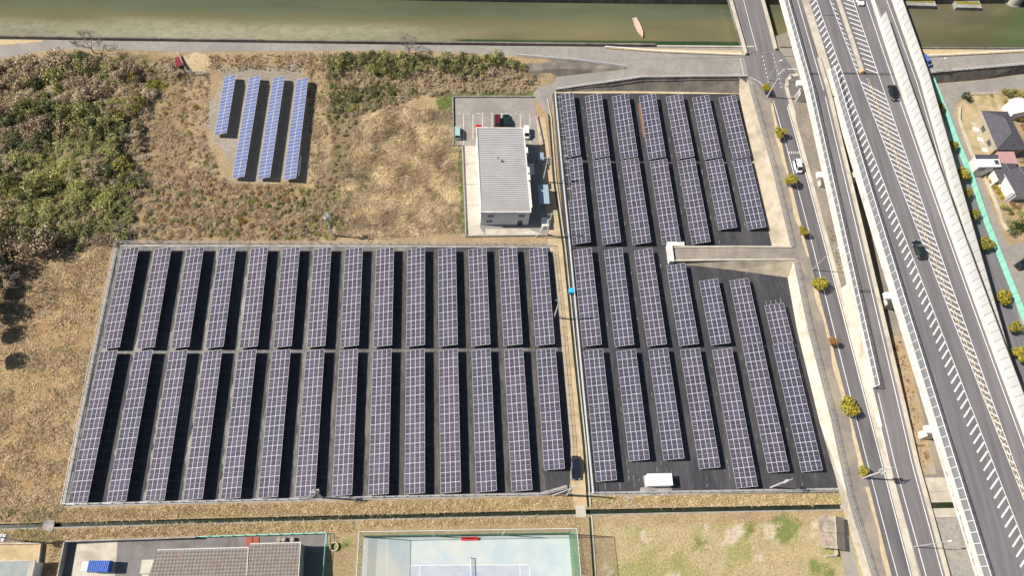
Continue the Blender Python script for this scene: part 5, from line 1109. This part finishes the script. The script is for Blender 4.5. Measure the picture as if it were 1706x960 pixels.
# ================================================================ EAST SIDE: HOUSES, STREET, FENCE
b = MB(); b.strip(Gs([(1560, 139), (1640, 132), (1706, 122), (1800, 108)]), Gs([(1545, 121.5, 3.05), (1620, 116, 3.05), (1706, 107.5, 3.05), (1800, 98, 3.05)]))
tag(b.build('retaining_wall', M['concrete_brown']), 'dark stone retaining wall under the river road at far right', 'wall')
sheet('back_street', [(1545, 128), (1560, 140), (1640, 133), (1706, 123), (1800, 110), (1800, 135), (1706, 149), (1662, 152), (1610, 156), (1593, 172), (1590, 190), (1612, 250), (1632, 290), (1668, 385), (1680, 410), (1706, 405), (1760, 400), (1760, 560), (1706, 560), (1690, 500), (1655, 400), (1600, 262), (1585, 200)], 'asphalt_pale', -.05, .03)
sheet('lane', [(1560, 160), (1578, 200), (1600, 262), (1655, 400), (1692, 490), (1730, 600), (1700, 640), (1640, 460)], 'asphalt', -.05, .025)
mf = Gs([(1549, 133), (1576, 200), (1591, 240), (1616, 301), (1641, 376), (1681, 478), (1710, 550), (1730, 600)])
t = thing('panel_fence', 'mint green panelled fence running beside the expressway at far right', 'fence', mf[0]); o0 = Vector(mf[0])
pts = []
for a, c in zip(mf[:-1], mf[1:]):
    a, c = Vector(a), Vector(c); n = max(1, int((c - a).length / 2)); pts += [a + (c - a) * k / n for k in range(n)]
pts.append(Vector(mf[-1])); pp = MB(); pp.tube((0, 0, 0), (0, 0, 1.85), .04, n=6); ppm = pp.mesh('post', M['steel_dark'])
for a, c in zip(pts[:-1], pts[1:]):
    b = MB(); d = c - a; L_ = d.length; b.box(-.02, .02, .03, L_ - .03, .05, 1.8); inst('panel', b.mesh('panel', M['mint']), t, tuple(a - o0), (0, 0, math.atan2(-d.x, d.y))); inst('post', ppm, t, tuple(a - o0 + Vector((.06, 0, 0))))
def hip_house(name, label, corners, ze, zr_, roof, wall, ridge=(.3, .7)):
    """corners: four survey points of the eaves, going round; long axis 0-1"""
    E_ = [Vector(G(*p, ze)) for p in corners]; c0 = sum(E_, Vector()) / 4; t = thing(name, label, 'house', (c0.x, c0.y, 0))
    loc = [e - Vector((c0.x, c0.y, 0)) for e in E_]; m1, m2 = (loc[0] + loc[3]) / 2, (loc[1] + loc[2]) / 2; r0, r1 = m1.lerp(m2, ridge[0]), m1.lerp(m2, ridge[1]); r0.z = r1.z = zr_
    b = MB(); ce = sum(loc, Vector()) / 4; W4 = [(ce + (e - ce) * .9) for e in loc]; b.prism([(p.x, p.y) for p in W4], -.05, ze - .03); b.build('wall', wall, t)
    for nm, f in (('roof', [loc[0], loc[1], r1, r0]), ('roof', [loc[2], loc[3], r0, r1]), ('roof', [loc[1], loc[2], r1]), ('roof', [loc[3], loc[0], r0])):
        b = MB(); b.face(f); n = 9; o = b.build(nm, roof, t)
        a, c = f[0], f[1]; top = f[2] if len(f) == 3 else None; b = MB()
        for k in range(1, n):
            s = k / n
            if len(f) == 4: p, q = f[0].lerp(f[3], s), f[1].lerp(f[2], s)
            else: p, q = f[0].lerp(f[2], s), f[1].lerp(f[2], s)
            nv = (f[1] - f[0]).cross(f[2] - f[1]).normalized(); nv = nv if nv.z > 0 else -nv; b.tube(p + nv * .01, q + nv * .01, .035, n=4, cap=False)
        b.build('tile_course', roof, o)
    b = MB()
    for p, q in ((r0, r1), (loc[0], r0), (loc[3], r0), (loc[1], r1), (loc[2], r1)): b.tube(p + Vector((0, 0, .05)), q + Vector((0, 0, .05)), .09, n=6)
    b.build('ridge', roof, t)
    b = MB(); b.prism([(p.x, p.y) for p in [ce + (e - ce) * .995 for e in loc]], ze - .12, ze - .02); b.build('eaves', M['concrete_white'], t)
    for k, (i, j) in enumerate(((3, 0), (0, 1), (1, 2), (2, 3))):
        a, c = W4[i], W4[j]; d = (c - a).normalized(); nv = Vector((d.y, -d.x, 0)); nv = nv if nv.dot(a - ce) > 0 else -nv
        for s in (.25, .65):
            p = a.lerp(c, s); b = MB(); b.box(-.8, .8, -.03, .03, .9, 2.1, M=Matrix.Translation((p.x + nv.x * .03, p.y + nv.y * .03, 0)) @ Matrix.Rotation(math.atan2(d.y, d.x), 4, 'Z')); b.build('window', M['window'], t)
    return t
tile_d = pmat('dark_roof_tile', (.075, .07, .085), (.1, .095, .11), 1.4, .5, .03, 5); tile_g = pmat('grey_roof_tile', (.16, .15, .16), (.2, .19, .2), 1.4, .6, .03, 5); plaster = pmat('white_plaster', (.72, .69, .64), (.78, .76, .72), .6, .85); plaster_b = pmat('beige_plaster', (.38, .33, .22), (.45, .39, .28), .6, .85)
hip_house('house', 'single-storey house with a dark hip roof in the bare garden', [(1661, 249), (1634, 184), (1679, 185), (1706, 238)][0:1] + [(1634, 184), (1679, 185.5), (1712, 249)], 3.4, 5.2, tile_d, plaster_b)
# white house with a sunken flat roof
p = G(1647, 269, 4.4); t = thing('house', 'small white house with a dark lean-to roof below the hip-roofed house', 'house', (p[0], p[1], 0), .02)
b = MB(); b.box(-2.9, 2.7, -1.5, 1.6, -.05, 4.4); b.build('wall', plaster, t); b = MB(); b.face([(-3.2, .7, 4.45), (2.9, .7, 4.45), (2.9, 1.9, 4.7), (-3.2, 1.9, 4.7)]); b.build('roof', tile_d, t); b = MB(); b.face([(-3.2, .7, 4.45), (2.9, .7, 4.45), (2.9, -1.6, 4.42), (-3.2, -1.6, 4.42)]); b.build('roof_terrace', M['white'], t); b = MB(); b.box(1.5, 2.5, -.9, .3, 4.45, 4.6); b.build('skylight', M['window'], t)
b = MB(); b.box(1.2, 2.4, -1.55, -1.5, 1.0, 2.2); b.build('window', M['window'], t); b = MB(); b.box(-2, -.6, -1.55, -1.5, 2.6, 3.7); b.build('window', M['window'], t)
p = G(1678, 262, 2.6); t = thing('annex', 'low annex with a pink metal roof beside the white house', 'annex', (p[0], p[1], 0), -.05); b = MB(); b.box(-1.9, 1.9, -1.6, 1.8, -.05, 2.5); b.build('wall', plaster_b, t); b = MB(); b.box(-2.2, 2.2, -1.9, 2.0, 2.55, 2.65); o = b.build('roof', pmat('pink_metal_roof', (.4, .24, .23), (.46, .28, .27), 1, .6), t); b = MB(); [b.box(-2.2 + .4 * k, -2.17 + .4 * k, -1.9, 2.0, 2.65, 2.7) for k in range(12)]; b.build('seam', pmat('pink_seam', (.4, .24, .23), (.46, .28, .27), 1, .6), o)
def gable(label, corners, ze, zr_, roof, wall, name='house'):
    E_ = [Vector(G(*p, ze)) for p in corners]; c0 = sum(E_, Vector()) / 4; t = thing(name, label, 'house', (c0.x, c0.y, 0)); loc = [e - Vector((c0.x, c0.y, 0)) for e in E_]
    r0, r1 = (loc[0] + loc[3]) / 2, (loc[1] + loc[2]) / 2; r0.z = r1.z = zr_; ce = sum(loc, Vector()) / 4; W4 = [(ce + (e - ce) * .9) for e in loc]
    b = MB(); b.prism([(p.x, p.y) for p in W4], -.05, ze - .03); b.build('wall', wall, t)
    for f in ([loc[0], loc[1], r1, r0], [loc[2], loc[3], r0, r1]):
        b = MB(); b.face(f); o = b.build('roof', roof, t); b = MB()
        for k in range(1, 8): b.tube(f[0].lerp(f[3], k / 8) + Vector((0, 0, .015)), f[1].lerp(f[2], k / 8) + Vector((0, 0, .015)), .035, n=4, cap=False)
        b.build('tile_course', roof, o)
    b = MB(); b.tube(r0, r1, .1, n=6); b.build('ridge', roof, t); b = MB(); b.face([W4[0], W4[3], r0]); b.face([W4[1], W4[2], r1]); b.build('gable_wall', wall, t); return t
gable('two-storey house with a dark tiled roof and white balcony at the right edge', [(1672, 287), (1692, 322), (1740, 318), (1716, 276)], 4.4, 5.4, tile_d, plaster)
gable('dark-roofed wing between the white house and the two-storey house', [(1653, 278), (1664, 300), (1700, 284), (1690, 272)], 3.4, 4.1, tile_d, plaster)
p = G(1672, 319, 0); t = thing('balcony', 'white walled balcony on the front of the two-storey house', 'balcony', (p[0], p[1], 0), -.42)
b = MB(); b.box(-.1, .1, -2.8, 2.0, 0, 3.6); b.build('wall', M['white'], t); b = MB(); b.box(.1, 1.5, -2.8, -2.65, 0, 3.6); b.build('wall', M['white'], t); b = MB(); b.box(.1, 1.5, -2.6, 2.0, 2.5, 2.65); b.build('floor', M['concrete'], t)
gable('house with a bright white metal roof at the right edge', [(1680, 166), (1690, 189), (1716, 188), (1706, 164)], 3.2, 3.9, M['white'], plaster)
b = MB(); ribbon_wall(b, Gs([(1597, 178), (1596, 200), (1616, 255), (1640, 300), (1662, 352), (1668, 372), (1676, 385)]), .3, -.1, .7); tag(b.build('garden_wall', M['concrete']), 'low pale garden wall following the back street', 'wall')
sheet('garden_ground', [(1598, 172), (1612, 160), (1662, 155), (1680, 190), (1660, 260), (1632, 270), (1617, 255)], 'kerb_sand', -.05, .036)
bpy.data.objects['garden_ground'].data.materials[0] = pmat('bare_garden', (.4, .29, .17), (.52, .4, .25), .6, .97, .04, 5, c3=(.3, .25, .11), scale3=.25)
for k in range(6):
    q = G(1622 + k * 3.7, 207 + k * 8.5); b = MB(); b.box(-.8, .8, -.65, .65, 0, .07); tag(inst('paving_slab', b.mesh('paving_slab', M['concrete_white'] if k % 2 else M['concrete']), None, (q[0], q[1], .03), (0, 0, -.35 + .1 * (k % 3))), 'pale paving slab in the path left of the hip-roofed house', 'slab', 'garden path slabs')
shrub('round clipped dark bush at the bend of the back street', 1607, 164, 0, 1.7, 'deep', None, hz=1.5)
for k in range(11):
    shrub('yellow bush in the hedge between the back street and the balcony house', 1640 + k * 3.1 + random.uniform(-2, 2), 291 + k * 3.9, 0, random.uniform(.8, 1.15), 'yellow' if k % 4 else 'rust', 'yellow garden hedge', hz=1.4)
for x, y, r, lf in ((1668, 346, 1.2, 'lime'), (1676, 352, 1.3, 'green'), (1690, 345, 1.0, 'rust'), (1700, 342, 1.0, 'brown'), (1683, 340, .8, 'rust'), (1695, 356, 1.1, 'lime'), (1682, 374, 1.5, 'green'), (1692, 380, 1.7, 'deep'), (1703, 384, 1.7, 'deep'), (1686, 388, 1.4, 'dark'), (1700, 370, 1.3, 'olive')):
    shrub('garden shrub below the balcony house at the right edge', x, y, 0, r, lf, 'garden shrubs at the right edge', hz=1.3)
for x, y, r, lf in ((1672, 156, 1.3, 'olive'), (1682, 160, 1.2, 'dark'), (1690, 156, 1.2, 'olive'), (1702, 158, 1.2, 'lime'), (1676, 170, .9, 'olive'), (1696, 200, 1.2, 'yellow'), (1704, 196, 1.2, 'olive'), (1703, 212, 1.0, 'rust'), (1700, 268, 1.1, 'brown'), (1650, 160, .7, 'lime')):
    shrub('garden shrub round the hip-roofed house', x, y, 0, r, lf, 'garden shrubs round the hip-roofed house', hz=1.3)
# far bank: quays, boat ramp, round bridge pillar
for lab, x0, x1, y0, y1, h in (('square grassy quay jutting into the river right of the expressway', 1508, 1556, -8, 13, 1.3), ('second low quay on the far bank near the top right', 1590, 1632, -8, 16, 1.2)):
    a, c = G(x0, y1, .5), G(x1, y1, .5); b = MB(); t = thing('quay', lab, 'quay', (a[0], a[1], .3)); L_ = c[0] - a[0]; b.box(0, L_, 0, 9, 0, h); b.build('block', M['concrete_grey'], t); b = MB(); b.box(.4, L_ - .4, 1.2, 2.4, h + .004, h + .05); b.build('turf', LV['olive'], t); b = MB(); b.box(.3, L_ - .3, 3.2, 3.5, h, h + 1.0); b.build('wall', M['concrete'], t)
a = G(1692, 14, .5); t = thing('bridge_pillar', 'round concrete pillar standing in the river at the top right corner', 'pillar', (a[0], a[1], -.5)); b = MB(); b.tube((0, 3, 0), (0, 3, 7), 2.2, n=28); b.build('shaft', M['concrete'], t, smooth=False); b = MB(); b.tube((0, 3, 0), (0, 3, 1.2), 2.7, n=28); b.build('footing', M['concrete_grey'], t)
# overturned boat in the river
a, c = G(1056, 31, .5), G(1070, 63, .5); d = Vector(c - a); L_ = d.length; t = thing('boat', 'pale pink wooden boat lying in the shallow river', 'boat', tuple((a + c) / 2), math.atan2(d.y, d.x))
b = MB(); n = 16; L1, L2, K = [], [], []
for k in range(n + 1):
    s = k / n; x = (s - .5) * L_; hw = .78 * (min(1, .62 + s * 1.2) if s < .4 else 1) * (1 - max(0, (s - .62) / .38) ** 1.7); L1.append((x, -hw, .5)); L2.append((x, hw, .5)); K.append((x, 0, -.2))
b.strip(K, L1); b.strip(L2, K); b.face([L1[0], L2[0], K[0]]); wood = pmat('pink_wood', (.55, .38, .28), (.66, .48, .37), 1.2, .7); hull = b.build('hull', wood, t)
b = MB(); b.strip([(p[0], p[1] * .96, .46) for p in L1], [(p[0], p[1] * .96, .46) for p in L2]); b.build('deck', wood, t)
for P in (L1, L2):
    b = MB(); [b.tube(p, q, .07, n=5, cap=False) for p, q in zip(P[:-1], P[1:])]; b.build('gunwale', wood, t)

# ================================================================ SOUTH PLOTS
M['yard'] = pmat('yard_asphalt', (.17, .155, .15), (.215, .198, .19), .7, .9, .004, 9, c3=(.14, .128, .125), scale3=.25)
sheet('yard_paving', [(112, 903), (545, 890), (540, 980), (92, 990)], 'yard', -.05, .03)
sheet('yard_slab', [(128, 908), (196, 904), (190, 985), (116, 985)], 'concrete', -.05, .045)
b = MB(); ribbon_wall(b, Gs([(96, 990), (113, 903), (330, 896)]), -.25, -.1, 1.7); tag(b.build('yard_wall', M['concrete_grey']), 'grey block wall round the yard with the blue truck', 'wall')
fence('yard_fence', 'pale green mesh fence along the back of the yard', Gs([(330, 896), (545, 889.5), (538, 985)]), h=1.6, mat='mint', rails=(.1, .8, 1.55), r=.05, cat='fence')
roofp = bpy.data.materials.new('diamond_slate'); roofp.use_nodes = True
def slate():
    n = roofp.node_tree.nodes; L = roofp.node_tree.links; p = n['Principled BSDF']; p.inputs['Roughness'].default_value = .8
    g = n.new('ShaderNodeNewGeometry'); mp = n.new('ShaderNodeMapping'); mp.inputs['Rotation'].default_value = (0, 0, R_(45)); mp.inputs['Scale'].default_value = (2.3, 2.3, 0); L.new(g.outputs['Position'], mp.inputs[0])
    ch = n.new('ShaderNodeTexChecker'); ch.inputs['Scale'].default_value = 1.0; ch.inputs['Color1'].default_value = (.25, .23, .21, 1); ch.inputs['Color2'].default_value = (.13, .11, .095, 1); L.new(mp.outputs[0], ch.inputs[0])
    no = n.new('ShaderNodeTexWhiteNoise'); fl = n.new('ShaderNodeVectorMath'); fl.operation = 'FLOOR'; L.new(mp.outputs[0], fl.inputs[0]); L.new(fl.outputs[0], no.inputs[0])
    x = n.new('ShaderNodeMix'); x.data_type = 'RGBA'; x.blend_type = 'MIX'; x.inputs[7].default_value = (.24, .15, .115, 1); mr = n.new('ShaderNodeMapRange'); mr.inputs[1].default_value = .55; mr.inputs[2].default_value = 1.0; mr.inputs[4].default_value = .7; L.new(no.outputs['Value'], mr.inputs[0]); L.new(mr.outputs[0], x.inputs[0]); L.new(ch.outputs[0], x.inputs[6]); L.new(x.outputs[2], p.inputs['Base Color'])
slate()
def lowhall(label, corners, z0, rise):
    C4 = [Vector(G(*p, z0)) for p in corners]; t = thing('workshop', label, 'building', (C4[0].x, C4[0].y, 0)); o = Vector((C4[0].x, C4[0].y, 0)); L4 = [c - o for c in C4]
    b = MB(); ce = sum(L4, Vector()) / 4; b.prism([(ce.x + (p.x - ce.x) * .96, ce.y + (p.y - ce.y) * .97) for p in L4], -.05, z0 - .05); b.build('wall', M['concrete_grey'], t)
    n = 14; b = MB()
    for k in range(n):
        s, e = k / n, (k + 1) / n; f = lambda q: [L4[0].lerp(L4[3], q) + Vector((0, 0, rise * q)), L4[1].lerp(L4[2], q) + Vector((0, 0, rise * q))]
        a, c = f(s), f(e); b.face([a[0] + Vector((0, 0, .05)), a[1] + Vector((0, 0, .05)), c[1], c[0]]); b.face([a[0] + Vector((0, 0, .05)), a[1] + Vector((0, 0, .05)), a[1], a[0]])
    b.build('roof', roofp, t); b = MB(); b.tube(L4[0] + Vector((0, 0, .06)), L4[1] + Vector((0, 0, .06)), .1, n=6); b.tube(L4[1] + Vector((0, 0, .06)), L4[2] + Vector((0, 0, rise + .06)), .07, n=6); b.build('eaves_trim', M['concrete_white'], t)
    return t
lowhall('long workshop with a diamond-patterned slate roof cut by the bottom edge', [(262, 917), (414, 913), (412, 995), (240, 995)], 4.0, 1.0)
lowhall('taller workshop bay with a diamond-patterned slate roof', [(417, 907), (501, 904.5), (497, 995), (412, 995)], 5.0, 1.0)
for k in range(2): q = G(416 + k * 10, 902.5); b = MB(); b.box(-.62, .62, -.75, .75, 0, .12); tag(inst('red_mat', b.mesh('red_mat', pmat('brick_red', (.32, .07, .045), (.38, .1, .06), 2, .8)), None, (q[0], q[1], .05)), ('left' if k == 0 else 'right') + ' half of the brick-red mat on the yard behind the slate roof', 'mat')
for k, x in enumerate((466, 473.5, 488)): q = G(x, 900.5); b = MB(); b.tube((0, 0, 0), (0, 0, .85), .42, n=14); b.tube((0, 0, .85), (0, 0, .9), .36, n=14); tag(inst('barrel', b.mesh('barrel', M['timber']), None, (q[0], q[1], .03)), ['left', 'middle', 'right'][k] + ' brown barrel of three at the yard fence', 'barrel')
q = G(557, 912); b = MB()
for k in range(20):
    a0, a1 = k / 20 * 6.283, (k + 1) / 20 * 6.283
    for r0, z0, r1, z1 in ((.85, 0, .85, .5), (.85, .5, .66, .5), (.66, .5, .66, .05)): b.face([(r0 * math.cos(a0), r0 * math.sin(a0), z0), (r0 * math.cos(a1), r0 * math.sin(a1), z0), (r1 * math.cos(a1), r1 * math.sin(a1), z1), (r1 * math.cos(a0), r1 * math.sin(a0), z1)])
tag(inst('well_ring', b.mesh('well_ring', M['concrete']), None, tuple(q)), 'round concrete ring in the grass between yard and court', 'ring')
q = G(255, 945); b = MB(); b.box(-2, 2, -1.2, 1.2, 0, .5); b.box(-1.6, 1.6, -3.4, -1.3, 0, .35); tag(inst('loading_dock', b.mesh('loading_dock', M['concrete']), None, (q[0], q[1], .03)), 'pale concrete loading dock left of the slate roof', 'dock')
# tennis court with tall net
sheet('tennis_court', [(607, 897), (948, 892), (955, 990), (602, 995)], 'concrete', -.05, .035)
bpy.data.objects['tennis_court'].data.materials[0] = pmat('court_surface', (.4, .47, .5), (.5, .53, .52), .3, .85, c3=(.6, .56, .45), scale3=.1)
sheet('court_inner', [(682, 943), (882, 942), (884, 990), (680, 990)], 'concrete', -.05, .038)
bpy.data.objects['court_inner'].data.materials[0] = pmat('court_inner_surface', (.38, .41, .47), (.46, .47, .51), .35, .85, c3=(.26, .34, .46), scale3=.12)
sheet('court_apron', [(606, 897), (614, 897), (610, 990), (601, 990)], 'concrete_white', -.05, .04)
b = MB()
for a, c in (((682, 943), (882, 942)), ((682, 943), (680, 990)), ((882, 942), (884, 990)), ((700, 943), (698, 990)), ((866, 942), (867, 990)), ((645, 897), (644, 990))):
    A, C_ = G(*a), G(*c); d = (C_ - A) / np.linalg.norm(C_ - A); q = np.array([-d[1], d[0], 0]) * .06; z = np.array([0, 0, .042]); b.face([A - q + z, C_ - q + z, C_ + q + z, A + q + z])
b.build('court_line', M['line'], bpy.data.objects['tennis_court'])
A, C_ = G(784, 932), G(786, 990); t = thing('tennis_net', 'tennis net across the pale court cut by the bottom edge', 'net', tuple(A)); d = C_ - A; b = MB(); b.face([(0, 0, .05), tuple(d + (0, 0, .05)), tuple(d + (0, 0, 1.0)), (0, 0, 1.0)]); b.build('net', M['net'], t); b = MB(); b.tube((0, 0, 1.0), tuple(d + (0, 0, 1.0)), .06, n=6); b.build('tape', M['white'], t); b = MB(); b.tube((0, .1, 0), (0, .1, 1.1), .07, n=8); b.build('post', M['steel_dark'], t)
NT = Gs([(603, 985), (608, 896), (949, 890.5), (957, 985)]); t = thing('net_fence', 'tall green netting round the tennis court on white poles', 'fence', NT[0]); o0 = Vector(NT[0]); HN = 9.5
for a, c in zip(NT[:-1], NT[1:]):
    a, c = Vector(a) - o0, Vector(c) - o0; b = MB(); b.face([a, c, c + Vector((0, 0, HN)), a + Vector((0, 0, HN))]); b.build('net', M['net'], t); b = MB(); b.face([a + Vector((0, .03, 0)), c + Vector((0, .03, 0)), c + Vector((0, .03, 2.6)), a + Vector((0, .03, 2.6))]); b.build('lower_net', M['net_low'] if abs(c.y - a.y) < 5 else M['net'], t)
    n = max(1, int((c - a).length / 11))
    for k in range(n + 1): p = a + (c - a) * k / n; b = MB(); b.tube(p, p + Vector((0, 0, HN)), .09, .07, n=8); b.build('pole', M['white'], t)
    b = MB(); b.tube(a + Vector((0, 0, HN)), c + Vector((0, 0, HN)), .05, n=5); b.build('top_rail', M['white'], t)
q = G(782.5, 899); t = thing('bench', 'bright red bench at the back of the tennis court', 'bench', (q[0], q[1], .03)); 
for k in range(2):
    b = MB(); b.box(-1.65 + k * 1.67, -.02 + k * 1.67, -.28, .28, .42, .5); b.build('seat', M['red'], t)
b = MB(); b.box(-1.65, 1.65, .24, .3, .55, .95); b.build('backrest', M['red'], t)
for x in (-1.5, 0, 1.5): b = MB(); b.box(x - .06, x + .06, -.25, .25, 0, .42); b.build('leg', M['steel_dark'], t)
# bottom left plot
sheet('bare_plot', [(-10, 905), (72, 905), (62, 990), (-10, 990)], 'dirt', -.05, .03)
b = MB(); ribbon_wall(b, Gs([(62, 990), (72, 905), (-20, 906.5)]), .25, -.1, .8); tag(b.build('plot_wall', M['concrete']), 'low pale wall round the bare plot at the bottom left corner', 'wall')
p0 = G(60, 934, 3.5); t = thing('house', 'flat-roofed house with grey-green roof at the bottom left corner', 'house', (p0[0], p0[1], 0)); b = MB(); b.box(-9, -.3, -7, -.3, -.05, 3.4); b.build('wall', plaster, t); b = MB(); b.box(-9.2, 0, -7.2, 0, 3.4, 3.55); b.build('roof', pmat('grey_green_roof', (.2, .23, .22), (.25, .28, .27), 1, .6), t)
b = MB(); b.box(-9.2, 0, -.18, .06, 3.55, 3.75); b.box(-.9, .06, -7, -.2, 3.55, 3.7); b.build('parapet', M['concrete'], t)
for k in range(4): inst('solar_panel', PM['L'], t, (-7.6 + k * 1.02, -5.2, 3.9), (R_(8), 0, 0))
# old shed
def shed_part(b, pts, z0, z1): pass
q = G(1378, 890, 0); t = thing('shed', 'old timber shed with a weathered two-part gable roof on the lower right plot', 'shed', (q[0], q[1], 0), -.14)
weath = pmat('weathered_sheet', (.29, .235, .17), (.42, .345, .26), 1.6, .85, .02, 5, c3=(.2, .17, .14), scale3=.5)
weath_shaded = pmat('weathered_sheet_shaded', (.15, .125, .1), (.22, .185, .15), 1.6, .85, .02, 5)  # same sheeting, darker: shade painted into the slope facing away from the sun
b = MB(); b.box(-1.9, 2.1, -2.6, 2.7, -.05, 1.9); b.build('wall', M['timber'], t)
for y0, y1, zo in ((-.1, 3.1, .12), (-3.1, -.15, 0.0)):
    for x0, x1, za, zb in ((-2.4, .4, 1.9, 2.75), (.4, 2.5, 2.75, 2.05)):
        b = MB(); n = 10
        for k in range(n):
            a, c = y0 + (y1 - y0) * k / n, y0 + (y1 - y0) * (k + 1) / n; m_ = (a + c) / 2; zz = zo; b.face([(x0, a, za + zz), (x1, a, zb + zz), (x1, m_, zb + zz + .06), (x0, m_, za + zz + .06)]); b.face([(x0, m_, za + zz + .06), (x1, m_, zb + zz + .06), (x1, c, zb + zz), (x0, c, za + zz)])
        b.build('roof', weath if x0 < 0 else weath_shaded, t)
b = MB(); b.box(.28, .54, -.1, 3.1, 2.88, 3.0); b.box(.28, .54, -3.1, -.15, 2.77, 2.88); b.build('ridge', M['concrete'], t)
A = Gs([(1374, 929), (1394, 928), (1391, 914)]); b = MB(); ribbon_wall(b, A, .3, -.1, .9); tag(b.build('low_wall', M['concrete']), 'L-shaped stub of concrete wall below the old shed', 'wall')
sheet('paved_strip', [(1392, 862), (1408, 862), (1440, 990), (1412, 990), (1400, 910)], 'asphalt_pale', -.05, .035)
b = MB(); dp = Gs([(983.5, 862), (990, 960), (993, 1000)]); b.strip([(p[0] - .3, p[1], .04) for p in dp], [(p[0] + .3, p[1], .04) for p in dp]); struct(b.build('drain', M['ditch_water']))
edging('concrete kerb along the narrow drain beside the lower right plot', [(986.5, 860), (993.5, 960), (996.5, 1000)], -.25, .15, 'concrete')
q = G(967.5, 853); b = MB(); b.box(-1.0, 1.0, -1.1, 1.1, 0, .1); tag(inst('footbridge', b.mesh('footbridge', M['concrete']), None, (q[0], q[1], .03)), 'small concrete slab bridging the ditch at the end of the dirt track', 'footbridge')
q = G(81, 877); b = MB(); b.box(-1.0, 1.0, -1.0, 1.0, 0, .1); tag(inst('footbridge', b.mesh('footbridge', M['concrete_grey']), None, (q[0], q[1], .03)), 'small concrete slab over the ditch at the lower left', 'footbridge')
